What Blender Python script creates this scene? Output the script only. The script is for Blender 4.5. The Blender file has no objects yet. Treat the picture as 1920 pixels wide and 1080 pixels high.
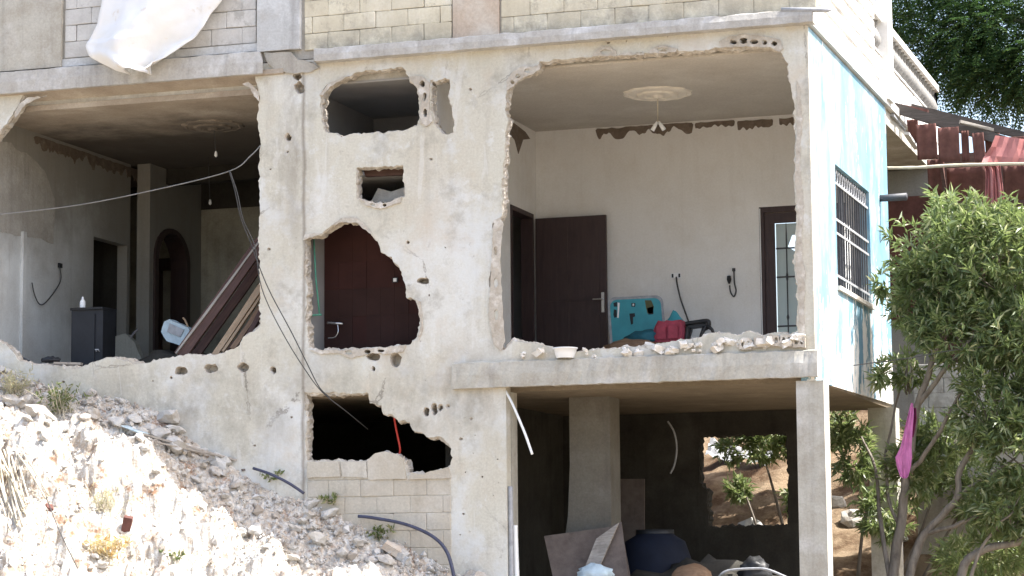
import bpy, bmesh, math, random
from mathutils import Vector, Matrix, noise, geometry
random.seed(7)
R = math.radians
scene = bpy.context.scene
col = scene.collection

# ------------------------------------------------------------------ camera
CAM = Vector((5.1734, -26.1765, -2.3676)); YAW, PITCH, ROLL, FPX = .3191, .1171, -.0087, 4549.75
fw = Vector((-math.sin(YAW)*math.cos(PITCH), math.cos(YAW)*math.cos(PITCH), math.sin(PITCH)))
_r0 = Vector((math.cos(YAW), math.sin(YAW), 0)); _u0 = _r0.cross(fw)
rt = _r0*math.cos(ROLL) + _u0*math.sin(ROLL); up = -_r0*math.sin(ROLL) + _u0*math.cos(ROLL)
cd = bpy.data.cameras.new('camera'); cam = bpy.data.objects.new('camera', cd); col.objects.link(cam)
cd.sensor_width = 36; cd.lens = 36*FPX/1920; cd.clip_start = .5; cd.clip_end = 2000
m = Matrix((rt, up, -fw)).transposed().to_4x4(); m.translation = CAM
cam.matrix_world = m; scene.camera = cam

# ------------------------------------------------------------------ light
SUN_EL, SUN_AZ = 57, 8          # sun off the right-hand end of the house, a little behind its front
w = bpy.data.worlds.new('World'); scene.world = w; w.use_nodes = True
nt = w.node_tree; bg = nt.nodes['Background']
sky = nt.nodes.new('ShaderNodeTexSky'); sky.sky_type = 'NISHITA'; sky.sun_disc = False
sky.sun_elevation = R(SUN_EL); sky.sun_rotation = R(90-SUN_AZ); sky.dust_density = 4.0; sky.air_density = 1.0; sky.ozone_density = .6
nt.links.new(sky.outputs[0], bg.inputs[0]); bg.inputs[1].default_value = .15
sd = bpy.data.lights.new('sun', 'SUN'); sd.energy = 3.9; sd.angle = R(.53); sd.color = (1, .97, .92)
so = bpy.data.objects.new('sun', sd); col.objects.link(so)
tosun = Vector((math.cos(R(SUN_EL))*math.cos(R(SUN_AZ)), math.cos(R(SUN_EL))*math.sin(R(SUN_AZ)), math.sin(R(SUN_EL))))
so.rotation_euler = tosun.to_track_quat('Z', 'Y').to_euler(); so.location = (20, 2, 25)
vs = scene.view_settings; vs.view_transform = 'Standard'; vs.look = 'None'; vs.gamma = 1; vs.use_curve_mapping = False
vs.exposure = 1.62
scene.cycles.max_bounces = 10; scene.cycles.diffuse_bounces = 7; scene.cycles.transparent_max_bounces = 12
scene.cycles.use_denoising = True

# ------------------------------------------------------------------ survey helpers (photo pixel -> point on a known plane)
def ray(px, py): return fw + rt*((px-960)/FPX) + up*((540-py)/FPX)
def at_y(px, py, y=0.): d = ray(px, py); return CAM + d*((y-CAM.y)/d.y)
def at_x(px, py, x=0.): d = ray(px, py); return CAM + d*((x-CAM.x)/d.x)
def at_z(px, py, z=0.): d = ray(px, py); return CAM + d*((z-CAM.z)/d.z)
def F(*pts): return [(p.x, p.z) for p in (at_y(a, b) for a, b in pts)]
def N(x, y=0., z=0.): return noise.noise(Vector((x, y, z)))
def fbm(x, y, z=0., o=4):
    s = 0; a = 1.
    for i in range(o): s += a*N(x, y, z+i*7.3); x *= 2.03; y *= 2.03; z *= 2.03; a *= .5
    return s

# ------------------------------------------------------------------ materials
MATS = {}
class NB:
    def __init__(s, name):
        s.m = bpy.data.materials.new(name); s.m.use_nodes = True; s.t = s.m.node_tree
        s.b = s.t.nodes['Principled BSDF']; s.out = s.t.nodes['Material Output']
        s.co = s.t.nodes.new('ShaderNodeTexCoord').outputs['Object']
        MATS[name] = s.m
    def n(s, typ, **k):
        o = s.t.nodes.new(typ)
        for a, b in k.items(): setattr(o, a, b)
        return o
    def l(s, a, b): s.t.links.new(a, b)
    def geo_pos(s): return s.n('ShaderNodeNewGeometry').outputs['Position']
    def mapping(s, src, scale=(1, 1, 1), loc=(0, 0, 0)):
        mp = s.n('ShaderNodeMapping'); s.l(src, mp.inputs[0]); mp.inputs['Scale'].default_value = scale; mp.inputs['Location'].default_value = loc
        return mp.outputs[0]
    def noise(s, scale, det=6, rough=.6, src=None, sc=(1, 1, 1), loc=(0, 0, 0), dist=0.):
        nz = s.n('ShaderNodeTexNoise'); s.l(s.mapping(src or s.co, sc, loc), nz.inputs['Vector'])
        nz.inputs['Scale'].default_value = scale; nz.inputs['Detail'].default_value = det; nz.inputs['Roughness'].default_value = rough; nz.inputs['Distortion'].default_value = dist
        return nz.outputs[0]
    def ramp(s, v, a, b, interp='LINEAR'):
        mr = s.n('ShaderNodeMapRange'); s.l(v, mr.inputs[0]); mr.inputs[1].default_value = a; mr.inputs[2].default_value = b
        mr.interpolation_type = 'SMOOTHSTEP' if interp == 'S' else 'LINEAR'; mr.clamp = True
        return mr.outputs[0]
    def mix(s, f, a, b, mode='MIX'):
        mx = s.n('ShaderNodeMix', data_type='RGBA', blend_type=mode)
        for sock, v in ((mx.inputs[0], f), (mx.inputs[6], a), (mx.inputs[7], b)):
            if hasattr(v, 'links'): s.l(v, sock)
            elif isinstance(v, (int, float)): sock.default_value = v
            else: sock.default_value = (*v, 1)
        return mx.outputs[2]
    def math(s, op, a, b=0.):
        mm = s.n('ShaderNodeMath', operation=op)
        for i, v in enumerate((a, b)):
            if hasattr(v, 'links'): s.l(v, mm.inputs[i])
            else: mm.inputs[i].default_value = v
        return mm.outputs[0]
    def sep(s, src):
        x = s.n('ShaderNodeSeparateXYZ'); s.l(src, x.inputs[0]); return x.outputs
    def color(s, c):
        if hasattr(c, 'links'): s.l(c, s.b.inputs['Base Color'])
        else: s.b.inputs['Base Color'].default_value = (*c, 1)
    def rough(s, r, spec=.3):
        s.b.inputs['Roughness'].default_value = r; s.b.inputs['Specular IOR Level'].default_value = spec
    def bump(s, h, strength=.4, dist=.02):
        bp = s.n('ShaderNodeBump'); s.l(h, bp.inputs['Height']); bp.inputs['Strength'].default_value = strength; bp.inputs['Distance'].default_value = dist
        s.l(bp.outputs[0], s.b.inputs['Normal'])

def masonry(name, base, light, stain, dark, big=1.1, amt=(.35, .6), streak=.5, rough_bump=.5, random_obj=0., light_amt=(.5, .66)):
    """weathered plaster, concrete or block: patches, streaks, pits and grain"""
    k = NB(name); P = k.geo_pos()
    c = k.mix(k.ramp(k.noise(big, 8, .62, P), *light_amt), base, light)
    c = k.mix(k.math('MULTIPLY', k.ramp(k.noise(big*1.7, 7, .65, P, loc=(4, 2, 9)), amt[0]+.1, amt[1]+.16), .75), c, stain)
    st = k.ramp(k.noise(1.0, 6, .6, P, sc=(7, 7, .55)), .52, .74)
    c = k.mix(k.math('MULTIPLY', st, streak), c, dark)
    pit = k.ramp(k.noise(15, 5, .7, P), .64, .74)
    c = k.mix(k.math('MULTIPLY', pit, .45), c, dark)
    c = k.mix(.14, c, k.ramp(k.noise(38, 4, .7, P), .25, .75), 'OVERLAY')
    if name in ('block', 'block_grey'):
        zz = k.sep(P)[2]
        gm = k.math('MULTIPLY', k.ramp(zz, 4.22, 3.86), k.ramp(k.noise(4, 8, .72, P), .36, .60))
        c = k.mix(k.math('MULTIPLY', gm, .75), c, (.20, .185, .16))
        c = k.mix(k.math('MULTIPLY', k.ramp(k.noise(3.3, 8, .75, P, loc=(6, 1, 1)), .56, .62), .55), c, dark)
    if random_obj:
        oi = k.n('ShaderNodeObjectInfo')
        c = k.mix(k.math('MULTIPLY', oi.outputs['Random'], random_obj), c, stain)
    k.color(c); k.rough(.93, .2)
    h = k.math('ADD', k.noise(5, 8, .62, P), k.math('MULTIPLY', k.noise(34, 3, .5, P), .12))
    k.bump(h, rough_bump*.75, .03)
    return k

def simple(name, c, r=.6, spec=.4, var=.25, scale=9., bump=.15, metal=0.):
    k = NB(name)
    d = tuple(x*(1-var) for x in c); e = tuple(min(1, x*(1+var*.7)) for x in c)
    k.color(k.mix(k.ramp(k.noise(scale, 6, .65), .3, .7), d, e)); k.rough(r, spec); k.b.inputs['Metallic'].default_value = metal
    k.bump(k.noise(scale*4, 5, .6), bump, .01); return k

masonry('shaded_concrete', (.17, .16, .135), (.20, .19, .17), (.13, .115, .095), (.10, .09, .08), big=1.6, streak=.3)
# front plaster, with a warm band of repairs and an old vertical joint
k = masonry('plaster', (.55, .53, .455), (.62, .62, .585), (.50, .455, .37), (.27, .25, .215), big=.62, streak=.28, light_amt=(.47, .60))
P = k.geo_pos(); xyz = k.sep(P)
base = k.b.inputs['Base Color'].links[0].from_socket
base = k.mix(k.math('MULTIPLY', k.ramp(k.noise(1.15, 9, .7, P, loc=(7, 1, 2)), .52, .62), .6), base, (.62, .64, .645))
base = k.mix(k.math('MULTIPLY', k.ramp(k.noise(4.5, 8, .72, P, loc=(1, 5, 2)), .58, .64), .5), base, (.66, .67, .66))
base = k.mix(k.math('MULTIPLY', k.ramp(k.noise(.8, 7, .7, P, loc=(2, 9, 4)), .54, .68), .55), base, (.53, .45, .35))
zb = k.ramp(k.math('ABSOLUTE', k.math('ADD', xyz[2], .35)), .75, .05)
base = k.mix(k.math('MULTIPLY', k.math('MULTIPLY', zb, k.ramp(k.noise(2.4, 8, .72, P, sc=(1, 1, .7)), .40, .64)), .72), base, (.27, .25, .21))
xb = k.math('MULTIPLY', k.ramp(k.math('ABSOLUTE', k.math('ADD', xyz[0], 6.18)), .30, .02), k.ramp(xyz[2], .6, 2.6))
base = k.mix(k.math('MULTIPLY', k.math('MULTIPLY', xb, k.ramp(k.noise(3, 8, .7, P, sc=(1, 1, .45), loc=(3, 3, 3)), .40, .60)), .65), base, (.25, .225, .19))
gy = k.math('MULTIPLY', k.ramp(k.noise(1.7, 9, .75, P, loc=(12, 3, 7)), .53, .67), .62)
base = k.mix(gy, base, (.31, .29, .245))
spk = k.math('MULTIPLY', k.ramp(k.noise(9, 7, .75, P, loc=(2, 3, 17)), .62, .68), .6)
base = k.mix(spk, base, (.24, .22, .19))
scr = k.ramp(k.noise(2.2, 3, .5, P, sc=(1, 1, .16), loc=(8, 8, 1), dist=2.5), .665, .68)
base = k.mix(k.math('MULTIPLY', scr, .3), base, (.66, .66, .64))
wob = k.math('MULTIPLY', k.math('SUBTRACT', k.noise(2.2, 5, .6, P), .5), .09)
dj = k.math('ABSOLUTE', k.math('ADD', k.math('ADD', xyz[0], 6.06), wob))
c = k.mix(k.math('MULTIPLY', k.ramp(dj, .035, .004), .65), base, (.20, .17, .14))
crk = k.n('ShaderNodeTexVoronoi', feature='DISTANCE_TO_EDGE'); k.l(k.mapping(P, (1, 1, .8)), crk.inputs['Vector']); crk.inputs['Scale'].default_value = .75
dst = k.math('ADD', crk.outputs['Distance'], k.math('MULTIPLY', k.math('SUBTRACT', k.noise(3.5, 6, .65, P), .5), .12))
cm = k.math('MULTIPLY', k.ramp(k.math('ABSOLUTE', dst), .006, .001), k.ramp(k.noise(.9, 3, .5, P, loc=(3, 3, 3)), .5, .6))
c = k.mix(k.math('MULTIPLY', cm, .7), c, (.17, .15, .13))
k.color(c)
masonry('core', (.46, .42, .36), (.64, .61, .56), (.33, .275, .21), (.17, .14, .11), big=7, streak=.1, rough_bump=1.0)
masonry('white_dust', (.70, .68, .63), (.80, .80, .79), (.55, .50, .43), (.34, .30, .25), big=6, streak=.15, rough_bump=.9, random_obj=.6)
masonry('concrete', (.45, .435, .385), (.54, .535, .51), (.33, .30, .25), (.17, .16, .14), big=2.0, amt=(.30, .50), streak=.3, rough_bump=.6)
masonry('old_ledge', (.42, .405, .375), (.54, .54, .53), (.31, .29, .26), (.16, .15, .14), big=2.6, streak=.45, rough_bump=.6)
masonry('block', (.66, .62, .49), (.72, .69, .58), (.50, .45, .34), (.31, .28, .23), big=2.2, streak=.3, rough_bump=.7, random_obj=.5)
masonry('block_grey', (.57, .565, .545), (.66, .66, .65), (.45, .44, .42), (.25, .24, .225), big=2.2, streak=.4, rough_bump=.7, random_obj=.5)
masonry('block_side', (.70, .69, .66), (.76, .76, .75), (.55, .54, .53), (.40, .39, .38), big=2.2, streak=.2, rough_bump=.5, random_obj=.5)
masonry('mortar', (.38, .36, .32), (.46, .44, .40), (.31, .29, .25), (.17, .155, .135), big=2.5, streak=.4, rough_bump=.8)
masonry('pink_render', (.49, .41, .33), (.55, .50, .43), (.41, .33, .26), (.27, .22, .18), big=2.2, streak=.5)
masonry('column_grey', (.46, .47, .47), (.58, .60, .61), (.38, .36, .33), (.23, .22, .21), big=2.2, streak=.5)
masonry('room_white', (.72, .71, .685), (.77, .765, .75), (.63, .60, .55), (.47, .43, .38), big=1.1, streak=.16, rough_bump=.15)
masonry('room_ceiling', (.50, .465, .41), (.55, .52, .465), (.43, .39, .335), (.38, .33, .27), big=1.2, streak=.0, rough_bump=.2)
masonry('bare_patch', (.17, .135, .105), (.23, .19, .155), (.11, .085, .065), (.06, .05, .04), big=6, streak=.0, rough_bump=1.)
masonry('smoked_wall', (.40, .39, .34), (.50, .51, .48), (.26, .24, .205), (.13, .12, .105), big=.9, streak=.4, rough_bump=.25)
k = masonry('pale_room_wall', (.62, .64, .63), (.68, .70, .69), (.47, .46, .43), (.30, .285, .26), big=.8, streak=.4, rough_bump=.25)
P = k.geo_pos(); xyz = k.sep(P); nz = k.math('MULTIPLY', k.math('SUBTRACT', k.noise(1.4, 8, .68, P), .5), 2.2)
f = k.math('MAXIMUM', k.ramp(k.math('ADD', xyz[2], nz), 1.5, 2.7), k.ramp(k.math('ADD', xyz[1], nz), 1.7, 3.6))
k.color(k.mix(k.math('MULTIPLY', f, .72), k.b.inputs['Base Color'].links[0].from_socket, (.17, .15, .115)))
masonry('olive_wall', (.38, .365, .30), (.44, .43, .37), (.16, .155, .13), (.08, .075, .065), big=1.1, streak=.3, rough_bump=.2)
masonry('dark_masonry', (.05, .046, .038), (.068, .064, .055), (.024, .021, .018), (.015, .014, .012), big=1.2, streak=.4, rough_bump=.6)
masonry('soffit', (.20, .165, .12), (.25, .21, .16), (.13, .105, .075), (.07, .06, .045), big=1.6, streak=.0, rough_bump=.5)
masonry('porch_grey', (.33, .325, .30), (.37, .365, .34), (.28, .27, .25), (.2, .19, .18), big=1.5, streak=.3, rough_bump=.2)
# smoke-stained ceiling of the left room
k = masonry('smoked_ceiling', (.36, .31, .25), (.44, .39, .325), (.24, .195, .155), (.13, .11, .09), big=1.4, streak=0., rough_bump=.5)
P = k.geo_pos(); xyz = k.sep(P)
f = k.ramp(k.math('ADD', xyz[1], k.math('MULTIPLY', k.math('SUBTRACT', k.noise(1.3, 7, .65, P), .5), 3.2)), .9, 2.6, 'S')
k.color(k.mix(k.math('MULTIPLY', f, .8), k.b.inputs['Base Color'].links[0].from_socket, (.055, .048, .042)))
# blue limewash flaking off a white coat
k = NB('blue_limewash'); P = k.geo_pos(); z = k.sep(P)[2]
flake = k.noise(1.25, 9, .7, P, sc=(1, 1.7, .8))
hz = k.math('MULTIPLY', k.ramp(z, 1.5, -.2), .16)
blue = k.mix(k.ramp(k.noise(2, 5, .6, P), .35, .65), (.14, .275, .37), (.19, .33, .42))
pale = k.mix(k.ramp(k.noise(1.1, 4, .6, P), .4, .7), (.24, .365, .43), (.50, .56, .585))
c = k.mix(k.ramp(k.math('ADD', flake, k.math('ADD', k.math('MULTIPLY', k.ramp(z, 1.4, -.2), .10), k.math('MULTIPLY', k.ramp(k.sep(P)[1], .0, 5.), .12))), .45, .62), pale, blue)
pl = k.noise(1.9, 9, .72, P, sc=(1, 2.0, .62), loc=(3, 1, 5))
c = k.mix(k.ramp(k.math('ADD', pl, hz), .60, .625), c, (.80, .79, .76))
c = k.mix(k.math('MULTIPLY', k.ramp(k.noise(6, 7, .7, P, sc=(1, 2, .6)), .66, .69), .6), c, (.50, .47, .43))
k.color(c); k.rough(.9, .2); k.bump(flake, .5, .03)
# loose limestone rubble and soil
k = NB('rubble_soil'); P = k.geo_pos()
c = k.mix(k.ramp(k.noise(1.4, 8, .65, P), .38, .64), (.40, .325, .25), (.56, .51, .44))
c = k.mix(k.ramp(k.noise(11, 7, .72, P), .44, .60), c, (.56, .55, .52))
c = k.mix(k.ramp(k.noise(3.6, 7, .72, P, loc=(5, 5, 0)), .55, .66), c, (.27, .165, .105))
c = k.mix(k.ramp(k.noise(20, 5, .72, P, loc=(1, 5, 3)), .60, .66), c, (.20, .165, .135))
c = k.mix(.35, c, k.ramp(k.noise(24, 5, .7, P), .25, .75), 'OVERLAY')
k.color(c); k.rough(.97, .1); k.bump(k.noise(12, 7, .7, P), .8, .05)
k = NB('stone'); P = k.geo_pos(); oi = k.n('ShaderNodeObjectInfo')
c = k.mix(oi.outputs['Random'], (.50, .48, .44), (.37, .325, .275))
c = k.mix(k.ramp(k.noise(7, 6, .7, P), .4, .65), c, (.52, .51, .485))
k.color(c); k.rough(.95, .15); k.bump(k.noise(30, 6, .7, P), .7, .02)
k = NB('gravel'); g = k.n('ShaderNodeNewGeometry')
c = k.mix(g.outputs['Random Per Island'], (.30, .26, .215), (.56, .545, .515)); k.color(c); k.rough(.95, .15)
k = NB('earth'); P = k.geo_pos()
c = k.mix(k.ramp(k.noise(.35, 8, .65, P), .38, .62), (.225, .185, .13), (.34, .305, .245))
c = k.mix(k.ramp(k.noise(2.4, 8, .7, P), .5, .64), c, (.22, .13, .075))
c = k.mix(.4, c, k.ramp(k.noise(14, 5, .7, P), .25, .75), 'OVERLAY')
c = k.mix(k.ramp(k.sep(P)[1], 4.5, 6.), c, k.mix(k.ramp(k.noise(1.6, 8, .7, P), .42, .6), (.12, .075, .045), (.30, .225, .15)))
k.color(c); k.rough(.97, .1); k.bump(k.noise(8, 8, .75, P), .8, .06)

def wood(name, a, b, sc=(1, 14, 14), r=.6):
    k = NB(name)
    c = k.mix(k.ramp(k.noise(3, 8, .65, None, sc), .35, .65), a, b)
    c = k.mix(k.math('MULTIPLY', k.ramp(k.noise(5, 5, .7), .55, .72), .5), c, tuple(x*.5 for x in a))
    k.color(c); k.rough(r, .35); k.bump(k.noise(6, 6, .7, None, sc), .4, .01)
wood('door_wood', (.040, .023, .022), (.056, .034, .031), (9, 9, .7), .5)
wood('dark_plank', (.06, .03, .023), (.105, .056, .042))
wood('brown_plank', (.16, .095, .055), (.26, .165, .10))
wood('tan_plank', (.30, .205, .125), (.42, .31, .205))
wood('grey_plank', (.25, .22, .19), (.38, .35, .31))
wood('board_ply', (.115, .09, .078), (.16, .13, .112), (3, 3, 3), .8)
wood('old_beam', (.045, .038, .034), (.085, .073, .066))
wood('bark', (.135, .115, .095), (.25, .22, .185), (5, 5, 1), .95)
wood('pole', (.40, .34, .25), (.55, .49, .39))
k = simple('tile', (.135, .062, .052), .8, .2, .35, 6)
simple('red_sheet', (.33, .125, .12), .55, .4, .18, 3)
simple('cloth_white', (.84, .84, .83), .95, .1, .05, 4, .3)
k = NB('tarp'); P = k.geo_pos()
c = k.mix(k.ramp(k.noise(3.2, 6, .6, P), .62, .76), (.76, .76, .755), (.58, .48, .36)); k.color(c); k.rough(.9, .15); k.bump(k.noise(5, 6, .6, P), .25, .03)
simple('pink_cloth', (.47, .16, .36), .9, .1, .2, 8)
simple('maroon_cloth', (.14, .02, .07), .9, .1, .2, 8)
simple('rag_blue', (.45, .55, .60), .9, .1, .2, 8)
simple('bag_red', (.36, .055, .085), .6, .3, .3, 8)
simple('teal_board', (.045, .30, .36), .45, .4, .2, 3)
simple('teal_dark', (.02, .12, .16), .6, .3, .3, 6)
simple('print_dark', (.022, .025, .03), .6, .3, .2, 8)
simple('print_olive', (.11, .11, .05), .6, .3, .2, 8)
simple('white_plastic', (.78, .79, .79), .4, .5, .05, 5, .05)
simple('black_plastic', (.02, .021, .023), .5, .4, .3, 8)
simple('navy_plastic', (.008, .012, .026), .75, .3, .3, 4)
simple('case_dark', (.012, .014, .019), .6, .4, .4, 5)
simple('wire', (.055, .055, .055), .6, .4, .3, 8)
simple('wire_pale', (.17, .17, .165), .6, .4, .3, 8)
simple('hose', (.05, .055, .095), .5, .4, .3, 8)
simple('iron', (.055, .057, .065), .55, .5, .3, 12)
simple('iron_pale', (.34, .35, .37), .6, .4, .3, 12)
simple('chrome', (.6, .6, .6), .25, .5, .1, 6, .02, .9)
simple('pipe_green', (.10, .32, .23), .5, .4, .2, 8)
simple('pipe_red', (.45, .035, .02), .5, .4, .2, 8)
simple('brown_tile', (.048, .019, .016), .8, .2, .25, 2, .05)
simple('dark_tile', (.042, .020, .017), .8, .2, .25, 2, .05)
simple('bath_wall', (.34, .335, .33), .6, .3, .2, 1.5)
simple('plaster_rose', (.74, .69, .60), .9, .2, .08, 8)
simple('straw', (.52, .47, .37), .9, .1, .3, 8)
simple('dry_leaf', (.45, .43, .27), .85, .2, .3, 8)
k = NB('frosted_glass'); k.color(k.mix(k.ramp(k.noise(3, 5, .6), .35, .65), (.62, .70, .71), (.80, .84, .84))); k.rough(.45, .5)
tl = k.n('ShaderNodeBsdfTranslucent'); tl.inputs[0].default_value = (.75, .84, .85, 1); ms = k.n('ShaderNodeMixShader'); ms.inputs[0].default_value = .75
k.l(k.b.outputs[0], ms.inputs[1]); k.l(tl.outputs[0], ms.inputs[2]); k.l(ms.outputs[0], k.out.inputs[0])
def leafmat(name, a, b, c2, trans, r=.45, spec=.4):
    k = NB(name); g = k.n('ShaderNodeNewGeometry'); rnd = g.outputs['Random Per Island']
    c = k.mix(k.ramp(rnd, 0, .8), a, b); c = k.mix(k.ramp(rnd, .86, .90), c, c2)
    k.color(c); k.rough(r, spec)
    tl = k.n('ShaderNodeBsdfTranslucent'); k.l(k.mix(.5, c, trans), tl.inputs[0]); ms = k.n('ShaderNodeMixShader'); ms.inputs[0].default_value = .42
    k.l(k.b.outputs[0], ms.inputs[1]); k.l(tl.outputs[0], ms.inputs[2]); k.l(ms.outputs[0], k.out.inputs[0])
leafmat('leaf_shrub', (.09, .135, .048), (.20, .25, .115), (.45, .46, .28), (.33, .42, .12), .36, .6)  # third tone: dusty leaves, also sun glints put into the colour
leafmat('leaf_tree', (.026, .066, .028), (.06, .112, .042), (.13, .19, .05), (.08, .16, .03), .55, .3)
leafmat('leaf_weed', (.10, .15, .05), (.20, .23, .10), (.38, .36, .20), (.25, .3, .1))
leafmat('leaf_dry', (.42, .40, .25), (.55, .52, .36), (.6, .5, .3), (.5, .5, .3))
leafmat('leaf_gold', (.50, .38, .17), (.60, .50, .30), (.55, .3, .1), (.6, .5, .2))

# ------------------------------------------------------------------ mesh helpers
class MB:
    def __init__(s): s.v = []; s.f = []; s.mi = []
    def vert(s, p): s.v.append(tuple(p)); return len(s.v)-1
    def face(s, idx, m=0): s.f.append(tuple(idx)); s.mi.append(m)
    def quad(s, a, b, c, d, m=0): n = len(s.v); s.v += [tuple(a), tuple(b), tuple(c), tuple(d)]; s.face((n, n+1, n+2, n+3), m)
    def box(s, lo, hi, m=0, M=None, jit=0.):
        n = len(s.v)
        for i in range(8):
            p = Vector((hi[0] if i & 1 else lo[0], hi[1] if i & 2 else lo[1], hi[2] if i & 4 else lo[2]))
            if jit: p += Vector((random.uniform(-jit, jit), random.uniform(-jit, jit), random.uniform(-jit, jit)))
            s.v.append(tuple(M @ p if M else p))
        for q in ((0, 2, 3, 1), (4, 5, 7, 6), (0, 1, 5, 4), (2, 6, 7, 3), (0, 4, 6, 2), (1, 3, 7, 5)): s.face([n+i for i in q], m)
        return s
    def prism(s, poly, fn, d0, d1, m=0, mside=None):
        """poly of (u, v) swept from depth d0 to d1; fn(u, v, d) -> point"""
        n = len(s.v); L = len(poly)
        s.v += [tuple(fn(u, v, d0)) for u, v in poly] + [tuple(fn(u, v, d1)) for u, v in poly]
        for t in geometry.tessellate_polygon([[Vector((u, v, 0)) for u, v in poly]]):
            s.face([n+i for i in t], m); s.face([n+L+i for i in reversed(t)], m)
        for i in range(L): j = (i+1) % L; s.face((n+i, n+j, n+L+j, n+L+i), m if mside is None else mside)
        return s
    def tube(s, path, rad, seg=8, m=0, cap=True):
        path = [Vector(p) for p in path]; L = len(path); n = len(s.v)
        rr = rad if isinstance(rad, (list, tuple)) else [rad]*L
        ref = Vector((0, 0, 1)); t0 = (path[1]-path[0]).normalized()
        if abs(t0.dot(ref)) > .9: ref = Vector((1, 0, 0))
        a = t0.cross(ref).normalized()
        for i, p in enumerate(path):
            t = (path[min(i+1, L-1)]-path[max(i-1, 0)]).normalized()
            a = (a - t*a.dot(t)).normalized(); b = t.cross(a)
            for j in range(seg):
                th = 2*math.pi*j/seg; s.v.append(tuple(p + (a*math.cos(th)+b*math.sin(th))*rr[i]))
        for i in range(L-1):
            for j in range(seg):
                q = (j+1) % seg; s.face((n+i*seg+j, n+i*seg+q, n+(i+1)*seg+q, n+(i+1)*seg+j), m)
        if cap: s.face([n+j for j in reversed(range(seg))], m); s.face([n+(L-1)*seg+j for j in range(seg)], m)
        return s
    def lathe(s, prof, origin, seg=20, m=0, M=None, wob=None):
        n = len(s.v); o = Vector(origin)
        for (r, z) in prof:
            for j in range(seg):
                th = 2*math.pi*j/seg; rr = r*(wob(th, z) if wob else 1); p = Vector((rr*math.cos(th), rr*math.sin(th), z)); s.v.append(tuple((M @ p if M else p)+o))
        for i in range(len(prof)-1):
            for j in range(seg): q = (j+1) % seg; s.face((n+i*seg+j, n+i*seg+q, n+(i+1)*seg+q, n+(i+1)*seg+j), m)
        return s
    def build(s, name, mats, parent=None, smooth=False, loc=None):
        me = bpy.data.meshes.new(name); me.from_pydata(s.v, [], s.f)
        for mt in (mats if isinstance(mats, (list, tuple)) else [mats]): me.materials.append(MATS[mt])
        me.polygons.foreach_set('material_index', s.mi)
        if smooth: me.polygons.foreach_set('use_smooth', [True]*len(s.f))
        me.update()
        return link(name, me, parent, loc)
def link(name, me, parent=None, loc=None):
    o = bpy.data.objects.new(name, me); col.objects.link(o)
    if loc is not None: o.location = loc
    if parent is not None: adopt(o, parent)
    return o
def wloc(o):
    v = o.location.copy()
    return v if not o.parent else v + o.parent['_w'] if False else v
def adopt(o, parent):
    """parent keeping the world place; things have no rotation of their own"""
    o.parent = parent; o.matrix_parent_inverse = world(parent).inverted()
def world(o):
    b = Matrix.LocRotScale(o.location, o.rotation_euler, o.scale)
    return world(o.parent) @ o.matrix_parent_inverse @ b if o.parent else b
def thing(name, label, cat, loc, group=None):
    o = bpy.data.objects.new(name, None); o.empty_display_size = .2; col.objects.link(o); o.location = loc; tag(o, label, cat, group); return o
def tag(o, label, cat, group=None):
    o['label'] = label; o['category'] = cat
    if group: o['group'] = group
    return o
def kind(o, k): o['kind'] = k; return o
def smooth_path(pts, n=6):
    pts = [Vector(p) for p in pts]; out = []
    for i in range(len(pts)-1):
        p0 = pts[max(i-1, 0)]; p1 = pts[i]; p2 = pts[i+1]; p3 = pts[min(i+2, len(pts)-1)]
        for j in range(n):
            t = j/n; out.append(.5*((2*p1)+(p2-p0)*t+(2*p0-5*p1+4*p2-p3)*t*t+(3*p1-p0-3*p2+p3)*t**3))
    out.append(pts[-1]); return out
def area(P): return .5*sum(P[i][0]*P[(i+1) % len(P)][1]-P[(i+1) % len(P)][0]*P[i][1] for i in range(len(P)))
def resample(P, step):
    out = []
    for i, a in enumerate(P):
        b = P[(i+1) % len(P)]; d = math.hypot(b[0]-a[0], b[1]-a[1]); n = max(1, int(d/step))
        for j in range(n): out.append((a[0]+(b[0]-a[0])*j/n, a[1]+(b[1]-a[1])*j/n))
    return out
def offset(P, fn):
    """push every point along the outward normal by fn(u, v, i)"""
    s = 1 if area(P) > 0 else -1; L = len(P); out = []
    for i, p in enumerate(P):
        a = P[i-2]; b = P[(i+2) % L]; tx, ty = b[0]-a[0], b[1]-a[1]; d = math.hypot(tx, ty) or 1
        k = fn(p[0], p[1], i); out.append((p[0]+s*ty/d*k, p[1]-s*tx/d*k))
    return out
def tri_area(loops):
    pts = [p for lp in loops for p in lp]; want = abs(area([(p.x, p.y) for p in loops[0]])) - sum(abs(area([(p.x, p.y) for p in lp])) for lp in loops[1:])
    got = sum(abs((pts[b]-pts[a]).cross(pts[c]-pts[a]).z)*.5 for a, b, c in geometry.tessellate_polygon(loops))
    return abs(got-want) < .004*want
def holed_wall(outer, holes, fn, thick, jag=.014, seed=0.):
    """retry with calmer edges until the openings no longer cross themselves or each other"""
    for s in (1., .75, .55, .4, .25, .1):
        mb, ok = _holed_wall(outer, [(a, b, c if b in ('pocket', 'pit') else c*s) for a, b, c in holes], fn, thick, jag*s, seed)
        if ok: break
    return mb
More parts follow.
